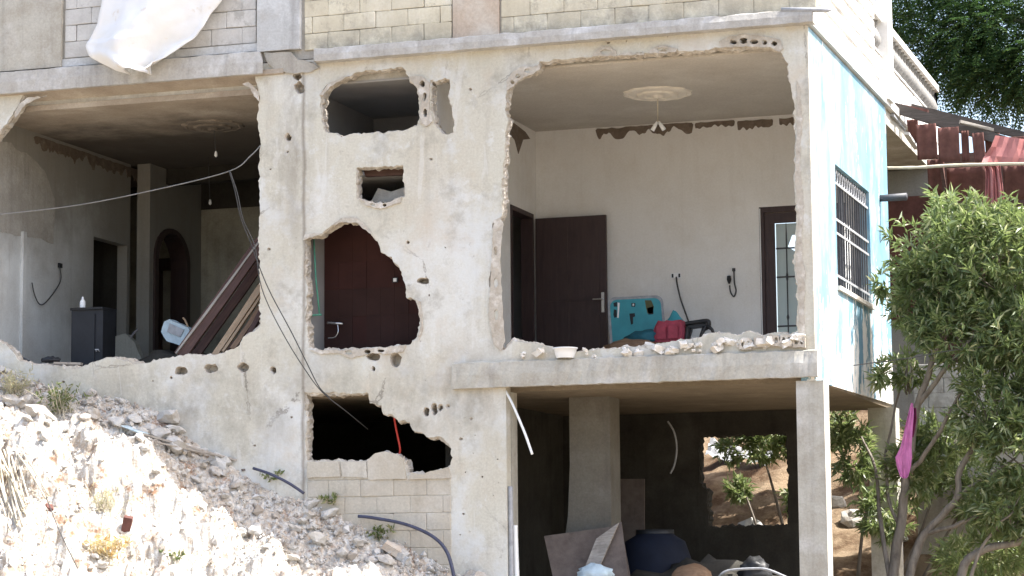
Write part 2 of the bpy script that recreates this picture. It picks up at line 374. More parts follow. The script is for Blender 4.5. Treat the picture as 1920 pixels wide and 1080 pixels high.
def _holed_wall(outer, holes, fn, thick, jag, seed):
    """wall with openings. holes: (poly, kind, rim); kind broken / clean / pocket. slots: 0 face, 1 broken core, 2 inner face"""
    mb = MB(); loops_f = [[Vector((u, v, 0)) for u, v in outer]]; loops_b = [list(loops_f[0])]; rings_all = []
    for (P, kd, rim) in holes:
        if kd == 'pit':
            f0 = b0 = P; rings = [(P, 0.), (offset(P, lambda u, v, i: -.003), .012), ([((u-sum(q[0] for q in P)/len(P))*.3+sum(q[0] for q in P)/len(P), (v-sum(q[1] for q in P)/len(P))*.3+sum(q[1] for q in P)/len(P)) for u, v in P], .03)]; mi = [1, 1]
        elif kd == 'clean':
            f0 = b0 = P; rings = [(P, 0.), (P, thick)]; mi = [0]
        else:
            P = resample(P, .024); sz = 9.
            P = offset(P, lambda u, v, i: jag*(1.3*fbm(u*sz+seed, v*sz, 1., 3) + 1.9*(abs(N(u*13+3, v*13, seed))-.22) + 1.1*(abs(N(u*29, v*29, seed+4))-.22)))
            r0 = offset(P, lambda u, v, i: rim*1.5*max(0., -.12+1.5*fbm(u*2.2+seed, v*2.2, 5., 4)) + .003)
            def jr(q, am=.016): return offset(P, lambda u, v, i: am*fbm(u*16+q*9, v*16+seed, q, 3) - .004)
            if kd == 'pocket':
                rings = [(r0, 0.), (offset(P, lambda u, v, i: -.004), .02), (offset(P, lambda u, v, i: -.012), rim_depth(rim))]; mi = [1, 1]
            else:
                rings = [(r0, 0.), (r0, .022), (jr(1, .02), .03), (jr(2, .03), .08), (jr(3, .034), .13), (jr(4, .02), thick)]; mi = [0, 1, 1, 1, 1]
            f0 = rings[0][0]; b0 = rings[-1][0]
        loops_f.append([Vector((u, v, 0)) for u, v in f0])
        if kd not in ('pocket', 'pit'): loops_b.append([Vector((u, v, 0)) for u, v in b0])
        rings_all.append((rings, mi, kd))
    if len(holes) and not (tri_area(loops_f) and tri_area(loops_b)): return None if jag > .002 else mb, False
    for lp in loops_f:
        for p in lp: mb.vert(fn(p.x, p.y, 0.))
    for t in geometry.tessellate_polygon(loops_f): mb.face(t, 0)
    n = len(mb.v)
    for lp in loops_b:
        for p in lp: mb.vert(fn(p.x, p.y, thick))
    for t in geometry.tessellate_polygon(loops_b): mb.face([n+i for i in reversed(t)], 2)
    n = len(mb.v); L = len(outer)
    for d in (0., thick):
        for u, v in outer: mb.vert(fn(u, v, d))
    for i in range(L): j = (i+1) % L; mb.face((n+i, n+j, n+L+j, n+L+i), 0)
    for rings, mi, kd in rings_all:
        L = len(rings[0][0]); n = len(mb.v)
        for ring, d in rings:
            for u, v in ring: mb.vert(fn(u, v, d))
        for k2 in range(len(rings)-1):
            for i in range(L): j = (i+1) % L; mb.face((n+k2*L+i, n+k2*L+j, n+(k2+1)*L+j, n+(k2+1)*L+i), mi[k2])
        if kd in ('pocket', 'pit'):
            b = n+(len(rings)-1)*L
            for t in geometry.tessellate_polygon([[Vector((u, v, 0)) for u, v in rings[-1][0]]]): mb.face([b+i for i in t], 1)
    return mb, True
def rim_depth(r): return .13
def FW(y0=0.): return lambda u, v, d: (u, y0+d, v)
def SW(x0=0.): return lambda u, v, d: (x0-d, u, v)
def oval(px, py, rx, ry, n=14, wob=.18, s=0.):
    return F(*[(px+rx*math.cos(t)*(1+wob*N(math.cos(t)*2+s, math.sin(t)*2, s+px)), py+ry*math.sin(t)*(1+wob*N(math.cos(t)*2, math.sin(t)*2+s, px))) for t in [2*math.pi*i/n for i in range(n)]])

#PART2
# ================================================================== THE SETTING
def smoothstep(a, b, x): t = max(0, min(1, (x-a)/(b-a))); return t*t*(3-2*t)
def ground_z(x, y):
    z = -4.4 + 1.3*smoothstep(-9, -1.5, y)
    if y > 5.2:
        s = min(y-5.2, 9.); z += .62*s*(.75+.25*smoothstep(-3, 1, x)) + .05*max(0, y-14.2)*smoothstep(14, 60, y)
        z += .28*fbm(x*.55, y*.55, 3, 4)*smoothstep(5.3, 6.5, y)
    else: z += .05*fbm(x*.6, y*.6, 3, 3)
    return z
def axis(lo, hi, fine_lo, fine_hi, step):
    a = [fine_lo+i*step for i in range(int((fine_hi-fine_lo)/step)+1)]
    g = step; p = fine_lo
    while p > lo: g *= 1.35; p -= g; a.insert(0, p)
    g = step; p = a[-1]
    while p < hi: g *= 1.35; p += g; a.append(p)
    return a
def sheet(xs, ys, fz):
    mb = MB()
    for y in ys:
        for x in xs: mb.vert((x, y, fz(x, y)))
    W = len(xs)
    for j in range(len(ys)-1):
        for i in range(W-1): mb.face((j*W+i, j*W+i+1, (j+1)*W+i+1, (j+1)*W+i))
    return mb
g = sheet(axis(-600, 600, -6, 6, .16), axis(-500, 700, 4, 14, .16), ground_z).build('ground', 'earth', smooth=True); kind(g, 'structure')

# rubble slope banked up against the front wall
def z0(x): return -.34 - .425*(x+9.06) + .10*N(x*1.3, 2) + .30*math.exp(-((x+8.1)/.75)**2)
def slope_z(x, y, fine=True):
    d = -y
    base = z0(x) + .10 - .70*d - .035*d*d + .30*math.exp(-((x+9.6)/1.3)**2)*smoothstep(.3, 1.3, d)*(1-smoothstep(2.2, 3.6, d))
    b = .20*fbm(x*.9+3, y*.9, 1., 3)*smoothstep(.1, .8, d)
    if fine:
        sm_ = smoothstep(.3, 1., d); c = abs(fbm(x*1.5+2, y*1.5, 4., 3)); b += .34*c*sm_
        e = fbm(x*3.4, y*3.4, 2., 3); b += .13*(smoothstep(-.15, .25, e)-.5)*sm_
        b += .10*(.5-abs(fbm(x*6.3, y*6.3, 22., 2)))*sm_ + .035*fbm(x*11, y*11, 12., 2) + (.05*fbm(x*21, y*21, 8., 2) if d < .9 else .02*fbm(x*21, y*21, 8., 2))
    return max(base+b, -4.45)
xs = [-13.5+.036*i for i in range(int(10.4/.036))]; ys = [.16-.036*i for i in range(int(6.2/.036))]
slope = sheet(xs, ys, slope_z).build('rubble_slope', 'rubble_soil'); kind(slope, 'structure')
def stone_mesh(seed, flat=.7):
    bm = bmesh.new(); bmesh.ops.create_icosphere(bm, subdivisions=2, radius=1)
    for v in bm.verts:
        d = v.co.copy(); k = 1+.55*N(d.x*1.3+seed*5, d.y*1.3, d.z*1.3)+.22*N(d.x*3.1+seed, d.y*3.1, d.z*3.1+9)
        v.co = Vector((d.x*k*1.15, d.y*k*.85, d.z*k*flat))
    me = bpy.data.meshes.new('stone'); bm.to_mesh(me); bm.free(); me.materials.append(MATS['stone']); return me
STONES = [stone_mesh(i+1.3, random.uniform(.5, .85)) for i in range(8)]
def put_stone(x, y, s, parent, zf=slope_z, name='stone', lift=.25):
    o = bpy.data.objects.new(name, random.choice(STONES)); col.objects.link(o)
    o.location = (x, y, zf(x, y)+s*lift); o.scale = (s*random.uniform(.8, 1.3), s*random.uniform(.8, 1.2), s*random.uniform(.8, 1.2))
    o.rotation_euler = (random.uniform(-.6, .6), random.uniform(-.6, .6), random.uniform(0, 6.3)); adopt(o, parent); return o
for i in range(290):
    y = -random.uniform(.02, 3.0)**1.0; x = random.uniform(-10.6, -3.9)
    if random.random() < .35: y = -random.uniform(.02, .9)
    if y < -.8-.25*(x+7.5) and random.random() < .45: y = -random.uniform(.02, .8)
    put_stone(x, y, min(.15, .030*math.exp(abs(random.gauss(0, .66)))), slope)
mb = MB()
for i in range(15000):
    y = -random.uniform(-.02, 3.6); x = random.uniform(-11.2, -3.6)
    if fbm(x*1.5, y*1.5, 6, 3) < random.uniform(-.5, .3): continue
    if y < -.8-.25*(x+7.5) and random.random() < .72: continue
    s = .011*math.exp(abs(random.gauss(0, .55))); c = Vector((x, y, slope_z(x, y)+s*.3)); n = len(mb.v)
    q = Matrix.Rotation(random.uniform(0, 6.3), 3, Vector((random.gauss(0, 1), random.gauss(0, 1), random.gauss(0, 1))).normalized())
    for d in ((1, 0, 0), (-1, 0, 0), (0, 1, 0), (0, -1, 0), (0, 0, 1), (0, 0, -1)):
        mb.vert(c + q @ Vector(d)*s*random.uniform(.6, 1.5))
    for a in ((0, 2, 4), (2, 1, 4), (1, 3, 4), (3, 0, 4), (2, 0, 5), (1, 2, 5), (3, 1, 5), (0, 3, 5)): mb.face([n+t for t in a])
gr = mb.build('gravel', 'gravel', slope); kind(gr, 'stuff')

# ================================================================== THE HOUSE
house = thing('damaged_house', 'bombed two-storey concrete house with its front walls blown open', 'house', (-5, 2, -3.1))
XL = -13.6
SEAM = -6.07
def inpoly(P, x, y):
    c = False
    for i in range(len(P)):
        a = P[i-1]; b = P[i]
        if (a[1] > y) != (b[1] > y) and x < (b[0]-a[0])*(y-a[1])/(b[1]-a[1])+a[0]: c = not c
    return c
# ---- front wall of the two lower storeys
outer = [(XL, -4.2), (-3.56, -4.2), (-3.56, -.22), (.0, -.22), (.0, 3.725), (XL, 3.725)]
hR = F((945,655),(928,640),(919,590),(923,560),(918,520),(926,470),(925,420),(940,405),(942,380),(945,300),(950,220),(948,175),(960,152),(975,142),(1008,130),(1014,118),(1060,112),(1108,106),(1170,104),(1230,100),(1290,97),(1340,91),(1400,88),(1445,90),(1463,97),(1476,116),(1480,150),(1489,200),(1491,260),(1488,330),(1493,420),(1489,500),(1496,560),(1494,618),(1482,628),(1455,622),(1430,630),(1405,621),(1380,627),(1340,622),(1310,632),(1270,640),(1230,645),(1180,650),(1120,655),(1085,659),(1040,656),(1020,646),(985,641),(962,634))
hL = F((-60,640),(-60,300),(-12,262),(5,240),(25,215),(35,197),(46,180),(56,160),(150,152),(300,140),(440,128),(474,126),(480,150),(485,180),(482,220),(488,260),(485,320),(488,400),(484,450),(488,520),(485,580),(487,606),(475,620),(455,630),(450,648),(430,655),(400,667),(370,662),(330,668),(290,675),(265,682),(240,672),(200,668),(175,680),(150,687),(120,685),(60,683),(40,675),(20,656),(2,640),(-25,632))
hA = F((605,178),(615,162),(640,149),(655,144),(667,136),(700,132),(755,126),(761,137),(768,147),(778,165),(785,185),(786,220),(780,235),(760,242),(720,247),(690,249),(655,251),(640,258),(630,250),(610,246),(603,225),(603,195))
hB = F((808,152),(815,154),(830,149),(842,150),(843,175),(840,186),(848,215),(853,235),(850,249),(838,253),(825,245),(815,230),(808,205))
hC = F((668,314),(755,311),(756,366),(742,372),(730,378),(700,380),(685,375),(668,372))
hD = F((573,447),(600,440),(622,425),(640,416),(670,417),(690,433),(703,446),(715,470),(735,486),(750,510),(760,540),(763,560),(778,562),(785,580),(788,610),(780,635),(765,645),(730,650),(680,652),(640,655),(600,655),(578,652),(574,600),(576,540),(572,500))
hE = F((575,741),(690,739),(692,757),(715,760),(718,775),(735,778),(745,790),(768,792),(775,805),(800,818),(830,825),(842,838),(847,858),(842,875),(825,880),(800,885),(795,888),(765,884),(760,862),(745,853),(720,849),(695,858),(688,864),(640,864),(575,863))
holes = [(hR, 'broken', .022), (hL, 'broken', .03), (hA, 'broken', .02), (hB, 'broken', .015), (hC, 'broken', .012), (hD, 'broken', .02), (hE, 'broken', .02)]
SC = []
SC.append(([(950,172),(952,150),(962,134),(980,124),(1000,126),(1012,120),(1013,130),(1000,140),(980,147),(965,160)], [(972,143,5,4),(990,133,6,4),(962,155,4,4)]))
SC.append(([(1352,90),(1348,78),(1370,68),(1400,64),(1440,70),(1462,74),(1470,92),(1462,98),(1445,90),(1400,88)], [(1375,79,7,5),(1395,77,7,6),(1415,79,7,5),(1452,82,6,5),(1434,80,5,5)]))
SC.append(([(1112,106),(1118,94),(1138,86),(1155,94),(1156,105)], [(1136,98,9,5)]))
SC.append(([(1215,100),(1222,92),(1245,84),(1270,92),(1268,98),(1240,100)], [(1243,94,11,4)]))
SC.append(([(1160,105),(1165,101),(1208,99),(1209,103)], [(1172,103,3,2),(1184,102,3,2),(1197,101,3,2)]))
SC.append(([(768,144),(790,142),(800,150),(806,155),(806,205),(812,228),(800,238),(789,232),(790,190),(782,165)], [(793,158,5,6),(797,182,4,9),(798,212,4,8)]))
SC.append(([(600,178),(618,156),(645,145),(656,143),(640,151),(618,164),(607,180)], [(634,151,5,2.5)]))
SC.append(([(622,424),(640,410),(668,408),(690,428),(700,442),(688,433),(670,418),(641,417)], [(653,414,7,3),(676,421,5,4)]))
SC.append(([(570,450),(572,440),(590,437),(604,438),(598,442),(577,448)], []))
SC.append(([(674,374),(690,377),(710,382),(732,379),(744,373),(754,370),(752,380),(735,384),(715,392),(690,386)], [(700,384,5,3),(722,385,4,3)]))
SC.append(([(780,562),(788,566),(792,590),(794,615),(786,638),(783,634),(790,612),(786,582)], []))
SC.append(([(580,656),(640,657),(700,653),(762,647),(756,660),(730,664),(700,662),(660,672),(640,663),(600,664)], [(715,658,7,3),(690,660,6,4),(655,661,7,4)]))
SC.append(([(926,412),(938,408),(944,420),(938,480),(942,560),(947,640),(940,660),(925,645),(916,590),(920,530)], [(930,470,4,9),(930,530,4,9),(931,590,4,10)], -.012))
SC.append(([(1494,150),(1500,160),(1504,230),(1500,300),(1507,380),(1503,450),(1510,520),(1508,600),(1512,655),(1497,640),(1499,560),(1492,500),(1496,420),(1491,330),(1494,260)], [], -.01))
SC.append(([(455,158),(466,154),(480,166),(487,180),(486,190),(478,180),(470,166)], []))
SC.append(([(28,216),(36,196),(52,184),(90,180),(70,186),(48,196),(38,212),(30,222)], [(45,191,5,3)]))
PK = []
for (a, b, c, d) in [(340,695,11,8),(395,690,13,9),(455,689,12,8),(185,690,16,7),(512,694,6,7),(800,771,6,9),(813,768,6,11),(826,765,5,5),(840,762,2.5,2.5),(826,912,3.5,6),(742,676,11,13),(700,668,14,8),(793,527,11,6),(805,243,8,5),(562,165,9,11),(541,258,5,6),(539,285,4,4),(557,143,8,5),(575,120,14,5),(745,988,5,6),(824,985,4,5),(700,690,4,5),(765,455,3,4),(320,708,3,3),(118,716,3,2.5),(735,960,3,16)]:
    O_ = oval(a, b, c, d, s=a*.01)
    if min(math.hypot(u-p_[0], v-p_[1]) for u, v in O_ for h_ in (hR, hL, hA, hB, hC, hD, hE) for p_ in resample(h_, .04)) > .055: holes.append((O_, 'pocket', .008))
    else: PK.append((a, b))
MAIN = [p_ for h_ in (hR, hL, hA, hB, hC, hD, hE) for p_ in resample(h_, .03)]
for sc_ in SC:
    for a_, b_, c_, d_ in sc_[1]:
        O_ = oval(a_, b_, c_*1.06, d_*1.06, 12, .45, a_*.1)
        if min(math.hypot(u-p_[0], v-p_[1]) for u, v in O_ for p_ in MAIN) > .022: holes.append((O_, 'pocket', .0))
PITS = random.Random(5); pits = []
TAKEN = [h_[0] for h_ in holes[7:]]
for i in range(110):
    a, b = PITS.choice(((PITS.uniform(495, 940), PITS.uniform(130, 730)), (PITS.uniform(30, 560), PITS.uniform(690, 860)), (PITS.uniform(855, 940), PITS.uniform(740, 1060)), (PITS.uniform(960, 1480), PITS.uniform(62, 90)))); r_ = PITS.choice((1.1, 1.5, 2.2, 3.2))
    O_ = oval(a, b, r_*PITS.uniform(.8, 1.5), r_, 7, .5, i*.37)
    if any(inpoly(h_, *O_[0]) for h_ in (hR, hL, hA, hB, hC, hD, hE)): continue
    if min(math.hypot(O_[0][0]-p_[0], O_[0][1]-p_[1]) for t_ in TAKEN for p_ in t_) > .12 and min(math.hypot(O_[0][0]-p_[0], O_[0][1]-p_[1]) for h_ in (hR, hL, hA, hB, hC, hD, hE) for p_ in resample(h_, .05)) > .14: pits.append((O_, 'pit', .0)); TAKEN.append(O_)
for i in range(0, len(pits), 8):      # keep only pits that leave the wall face sound
    if _holed_wall(outer, holes+pits[i:i+8], FW(), .17, .014, 2.)[1]: holes += pits[i:i+8]
front = holed_wall(outer, holes, FW(), .17, seed=2.).build('front_wall', ['plaster', 'core', 'room_white'], house)

# scars where the plaster has come away and the hollow cells of the blocks show
def scar(pts, cells, y=-.02, parent=None):
    P_ = offset(resample(F(*pts), .022), lambda u, v, i: .013*fbm(u*17, v*17, 3, 3))
    q_ = holed_wall(P_, [(oval(a_, b_, c_, d_, 12, .45, a_*.1), 'clean', 0) for a_, b_, c_, d_ in cells], FW(y), -y-.002, seed=1.)
    if not q_.v: q_ = holed_wall(P_, [], FW(y), -y-.002)
    q_.build('exposed_block', ['core', 'core', 'core'], parent or front)
for sc_ in SC: scar(*sc_)
# ---- individual concrete blocks
def block_mesh(w, h, d, seed):
    """hollow-block face with chipped arrises"""
    bm = bmesh.new(); bmesh.ops.create_cube(bm, size=1)
    bmesh.ops.bevel(bm, geom=bm.edges[:], offset=.035, segments=1, affect='EDGES')
    for v in bm.verts:
        v.co = Vector((v.co.x*w, v.co.y*d, v.co.z*h))
        v.co += Vector((.006*N(v.co.x*9+seed, v.co.z*9), .005*N(v.co.x*7, v.co.z*9, seed), .006*N(v.co.x*9, v.co.z*9+seed, 4)))
    me = bpy.data.meshes.new('block'); bm.to_mesh(me); bm.free(); return me
BCACHE = {}
def lay_blocks(parent, u0, u1, v0, rows, fn, rot, mat, bw=.405, bh=.198, shift=0., skip=None, joint=.007, proud=.004, vtop=None):
    """running bond; each block an object; end blocks cut to length"""
    for r in range(rows):
        u = u0 - ((shift + .5*(r % 2)) % 1.0)*bw; v = v0+r*bh
        while u < u1-.02:
            a = max(u, u0); b = min(u+bw, u1); u += bw
            if b-a < .05: continue
            if skip and skip((a+b)/2, v+bh/2, b-a): continue
            w = round(b-a-joint, 2); key = (w, mat, random.randrange(4))
            if key not in BCACHE:
                BCACHE[key] = block_mesh(w, bh-joint, .09, len(BCACHE)*1.7); BCACHE[key].materials.append(MATS[mat])
            o = bpy.data.objects.new('block', BCACHE[key]); col.objects.link(o)
            o.location = fn((a+b)/2, v+bh/2, .045-proud+random.uniform(-.007, .005))
            o.rotation_euler = (random.uniform(-.008, .008), random.uniform(-.012, .012), rot+random.uniform(-.008, .008)); adopt(o, parent)
# lower wall between the joint and the pillar: thinly rendered block courses
def skipE(u, v, w):
    return any(inpoly(hE, u+dx, v+dz) for dx in (-w/2+.01, 0, w/2-.01) for dz in (-.09, -.03, .03, .09))
uA, uB = at_y(577, 900).x, at_y(846, 900).x
masonry('block_render', (.49, .455, .385), (.56, .54, .49), (.41, .355, .28), (.25, .22, .185), big=1.6, streak=.35, rough_bump=.6, random_obj=.22)
lay_blocks(front, uA, uB, -2.66, 11, FW(-.012), 0, 'block_render', skip=lambda u, v, w: skipE(u, v, w) or v > -.38 or any(math.hypot(u-at_y(a, 768).x, (v-at_y(a, 768).z)) < .17 for a in (800, 813, 826)), shift=.35, proud=.0, joint=.005)
# broken blocks left standing on the sill of the lower opening
for pts in [((692,900),(690,862),(705,850),(722,847),(745,852),(757,862),(763,898)), ((768,899),(772,886),(796,890),(800,886),(842,876),(846,897)), ((577,896),(577,866),(636,865),(640,894)), ((643,894),(641,866),(688,866),(690,896))]:
    MB().prism(offset(resample(F(*pts), .03), lambda u, v, i: .008*N(u*20, v*20)), FW(-.028), 0, .12).build('block', 'block_render', front)

# ---- upper storey front: block panels framed in concrete
upper = MB().box((XL, .02, 3.74), (-.05, .20, 6.5)).build('upper_storey_wall', 'mortar', house)
zl = 3.84
xs_ = {k2: at_y(k2, 60).x for k2 in (0, 118, 122, 385, 480, 485, 565, 571, 848, 852, 934, 940, 1462)}
lay_blocks(upper, xs_[571], xs_[848], zl, 6, FW(.0), 0, 'block', shift=.25, bh=.2)
lay_blocks(upper, xs_[940], xs_[1462]+.42, zl, 6, FW(.0), 0, 'block', shift=.62, bh=.2)
lay_blocks(upper, xs_[122], xs_[480], 3.985, 5, FW(.0), 0, 'block_grey', shift=.1, bh=.205)
MB().box((xs_[852]-.015, -.012, 3.835), (xs_[934]+.015, .05, 6.5)).build('tie_column', 'pink_render', house)
MB().box((xs_[485], -.05, 3.86), (xs_[565], .06, 6.5)).build('tie_column', 'column_grey', house)
MB().box((XL, -.045, 3.88), (xs_[118], .06, 6.5)).build('tie_column', 'concrete', house)
MB().box((xs_[118]+.003, -.018, 3.88), (xs_[485]-.003, .06, 3.975)).build('tie_beam', 'column_grey', house)
# ledges: edge of the roof slab, left length lower and broken off at the seam
def ledge(x0, x1, z0_, z1, prot, broken_l=False, broken_r=False, name='ledge', mat='old_ledge', step=.05, amp=.006):
    mb = MB(); n = int((x1-x0)/step); prof = lambda x, i: [(0.03, z0_), (-prot, z0_+.006*N(x*4, 1)), (-prot-.004*N(x*9, 3), (z0_+z1)/2), (-prot+.02, z1-.012), (-prot+.045, z1+.012*N(x*5, 7)), (0.03, z1)]
    for i in range(n+1):
        x = x0+(x1-x0)*i/n
        for kk, (y, z) in enumerate(prof(x, i)):
            xx = x
            if i == 0 and broken_l: xx += .10*abs(N(z*9, y*7))+(.05 if kk in (1, 2) else 0)
            if i == n and broken_r: xx -= .10*abs(N(z*9, y*7))-(.07 if kk in (1, 2) else 0)
            mb.vert((xx, y+amp*N(x*13, z*13), z+amp*N(x*11, z*12, 5)))
    for i in range(n):
        for j in range(5): a = i*6+j; mb.face((a, a+6, a+7, a+1))
    mb.face(range(6)); mb.face([n*6+j for j in range(6)])
    return mb.build(name, mat, house)
ledge(XL, at_y(492, 110).x, 3.585, 3.865, .10, broken_r=True)
ledge(at_y(590, 100).x, .10, 3.665, 3.825, .15, broken_l=True)
# broken, stained stub of the beam at the seam
mb = MB(); mb.prism(offset(resample(F((498,100),(548,97),(560,112),(590,118),(600,128),(585,137),(548,138),(520,133),(505,120)), .04), lambda u, v, i: .02*N(u*9, v*9)), FW(-.035), 0, .14); mb.build('broken_beam_end', 'mortar', house)
# lower slab edge over the open bay
lip = ledge(at_y(851, 700).x, .05, -.262, .035, .085, mat='concrete', name='slab_edge', amp=.012)
# two small fallen-plaster shelves above the sill
# ---- floor and roof slabs
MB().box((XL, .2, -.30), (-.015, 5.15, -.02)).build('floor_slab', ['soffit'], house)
MB().box((XL, .21, 3.47), (-.01, 10.2, 3.735)).build('roof_slab', 'concrete', house)
rfl = MB().box((-4.45, .18, -.018), (-.2, 4.0, .0)).build('room_floor', 'white_dust', house)
lfl = MB().box((XL, .18, -.018), (-4.62, 6.0, .0)).build('room_floor', 'smoked_wall', house)

# ---- side wall, blue limewash, with its window opening
wz0, wz1, wy0, wy1 = .90, 2.33, 1.45, 3.70
so_ = holed_wall([(.004, -.30), (5.12, -.24), (5.12, 3.66), (.004, 3.66)], [([(wy0, wz0), (wy1, wz0), (wy1, wz1), (wy0, wz1)], 'clean', 0)], SW(.012), .16)
side = so_.build('side_wall', ['blue_limewash', 'core', 'room_white'], house)
MB().box((-.005, -.004, -.02), (.016, .03, 3.66)).build('corner_edge', 'plaster', house)
MB().box((-.02, -.02, 3.68), (.06, 10.1, 3.79)).build('ledge', 'block_side', house)
usw = MB().box((-.16, .0, 3.79), (.0, 4.25, 6.5)).build('upper_storey_side_wall', 'room_white', house)
# terrace: block parapet, balustrade of rings and a post
par = MB().box((-.17, 4.26, 3.79), (-.03, 10.0, 4.30)).build('parapet', 'mortar', house)
lay_blocks(par, 4.27, 10.0, 3.79, 3, SW(.0), math.pi/2, 'block_side', bh=.17, bw=.42)
lay_blocks(usw, .02, 4.24, 3.80, 6, SW(.045), math.pi/2, 'block_side', bh=.205, bw=.42)
MB().box((-.22, 4.95, 3.74), (.10, 5.32, 6.0)).build('terrace_post', 'room_white', house)
bal = thing('x', 'x', 'x', (0, 7.6, 4.3)); bal.name = 'balustrade'
for kk in ('label', 'category'): del bal[kk]
adopt(bal, house)
masonry('baluster_grey', (.24, .235, .225), (.30, .295, .285), (.17, .165, .155), (.10, .095, .09), big=3, streak=.4)
def ring_mesh():
    mb = MB(); mb.lathe([(.05, .0), (.05, .03), (.03, .05), (.038, .09), (.08, .14), (.088, .20), (.062, .28), (.032, .34), (.028, .38), (.045, .40), (.05, .42), (.05, .45)], (0, 0, 0), 12)
    me = bpy.data.meshes.new('baluster'); me.from_pydata(mb.v, [], mb.f); me.polygons.foreach_set('use_smooth', [True]*len(mb.f)); me.materials.append(MATS['baluster_grey']); return me
rm = ring_mesh()
y = 4.36
while y < 9.9:
    if not 4.84 < y < 5.40:
        o = link('baluster', rm, None, (-.06, y, 4.315)); o.rotation_euler = (0, 0, 0); adopt(o, bal)
    y += .235
MB().box((-.15, 4.27, 4.765), (.03, 4.94, 4.86)).build('rail', 'block_side', bal)
MB().box((-.15, 5.33, 4.765), (.03, 9.95, 4.86)).build('rail', 'block_side', bal)
MB().box((-.15, 4.27, 4.30), (.02, 9.97, 4.325)).build('bottom_rail', 'block_side', bal)
mb = MB(); rows = [(1712, 1722, 118), (1720, 1738, 135), (1734, 1752, 158), (1742, 1758, 185), (1744, 1757, 208), (1738, 1752, 226)]
for j, (a_, b_, c_) in enumerate(rows):
    for i in range(7): mb.vert(at_y(a_+(b_-a_)*i/6, c_+3*N(i*.9, j), 9.9+.06*math.sin(i*2.1+j)))
for j in range(len(rows)-1):
    for i in range(6): q_ = j*7+i; mb.face((q_, q_+1, q_+8, q_+7))
mb.build('black_drape', 'black_plastic', bal)
# spout on the corner of the roof ledge
a = at_y(1465, 18, -.12); b = at_y(1560, 19, -.12)
MB().tube([a, a.lerp(b, .5), a.lerp(b, .93), b], [.026, .028, .024, .006], 8).build('rain_spout', 'iron_pale', house, True)

# ---- window grille in the side wall
win = MB().box((-.17, wy0+.002, wz0+.002), (-.12, wy0+.05, wz1-.002)).box((-.17, wy1-.05, wz0+.002), (-.12, wy1-.002, wz1-.002)).box((-.17, wy0+.05, wz1-.05), (-.12, wy1-.05, wz1-.002)).box((-.17, wy0+.05, wz0+.002), (-.12, wy1-.05, wz0+.05)).box((-.165, 2.55, wz0+.05), (-.125, 2.61, wz1-.05)).build('side_window', 'iron', house)
for i in range(15):
    yy = wy0+.06+i*(wy1-wy0-.12)/14
    mb = MB().box((-.035, yy-.009, wz0+.02), (-.017, yy+.009, wz1-.02)); mb.build('grille_bar', 'iron', win)
for zz in (wz0+.12, wz0+.62, wz0+.78, wz1-.22):
    MB().box((-.016, wy0+.01, zz), (-.004, wy1-.01, zz+.028)).build('grille_rail', 'iron_pale', win)
for i in range(14):
    yy = wy0+.06+(i+.5)*(wy1-wy0-.12)/14; zz = wz1-.11
    mb = MB(); mb.tube([(-.026, yy+.05*math.cos(t), zz+.075*math.sin(t)) for t in [2*math.pi*j/10 for j in range(11)]], .007, 5); mb.build('grille_scroll', 'iron_pale', win)
MB().box((-.19, wy0+.004, wz0-.0), (.035, wy1-.004, wz0+.0)).build('sill', 'room_white', win) if False else None
sill_ = MB().box((.013, wy0-.03, wz0-.05), (.05, wy1+.03, wz0+.0)).build('sill', 'white_dust', win)
# grey-white inner blind behind the grille, a torn curtain
mb = MB(); n0 = 14
for i in range(n0+1):
    for zz in (1.0, 1.9): mb.vert((-.24+.03*math.sin(i*1.9), 3.15+.5*i/n0, zz-.25*(i/n0)*(zz < 1.5)))
for i in range(n0): mb.face((2*i, 2*i+2, 2*i+3, 2*i+1))
tag(mb.build('torn_curtain', 'cloth_white', None, True), 'white torn curtain hanging behind the barred side window', 'curtain')

# ---- posts and pillars of the open ground floor
MB().box((-.21, .0, -3.3), (.10, .30, -.30), jit=.004).build('corner_post', 'concrete', house)
MB().box((-.26, 4.75, -3.3), (.09, 5.10, -.30), jit=.004).build('rear_post', 'concrete', house)
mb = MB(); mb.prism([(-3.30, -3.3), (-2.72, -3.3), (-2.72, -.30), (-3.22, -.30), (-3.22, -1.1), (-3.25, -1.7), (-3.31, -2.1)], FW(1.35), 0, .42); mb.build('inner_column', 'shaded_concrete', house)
mb = MB().box((-3.72, .2, -3.3), (-3.565, .42, -.3)); mb.build('pillar_return', 'concrete', house)
# back wall of the open bay with its window hole, and the closed dark rooms
hb = [(a_[0], a_[2]) for a_ in [tuple(at_y(*q, 4.6)) for q in ((1312, 818), (1474, 812), (1478, 984), (1330, 988), (1326, 920), (1312, 905))]]
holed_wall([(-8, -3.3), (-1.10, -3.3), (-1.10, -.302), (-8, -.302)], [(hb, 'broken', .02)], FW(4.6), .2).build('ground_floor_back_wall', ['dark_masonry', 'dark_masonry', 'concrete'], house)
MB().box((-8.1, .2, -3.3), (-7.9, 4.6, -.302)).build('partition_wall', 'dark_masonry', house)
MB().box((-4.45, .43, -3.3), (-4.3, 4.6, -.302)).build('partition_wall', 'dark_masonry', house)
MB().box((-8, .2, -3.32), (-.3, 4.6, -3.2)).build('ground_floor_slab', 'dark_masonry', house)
MB().box((-2.85, 4.54, -3.2), (-2.36, 4.597, -1.15)).build('plywood_panel', 'dark_plank', house) if False else None

# ---- right room
MB().box((-4.45, .2, 3.44), (-.2, 4.0, 3.468)).build('ceiling', 'room_ceiling', house)
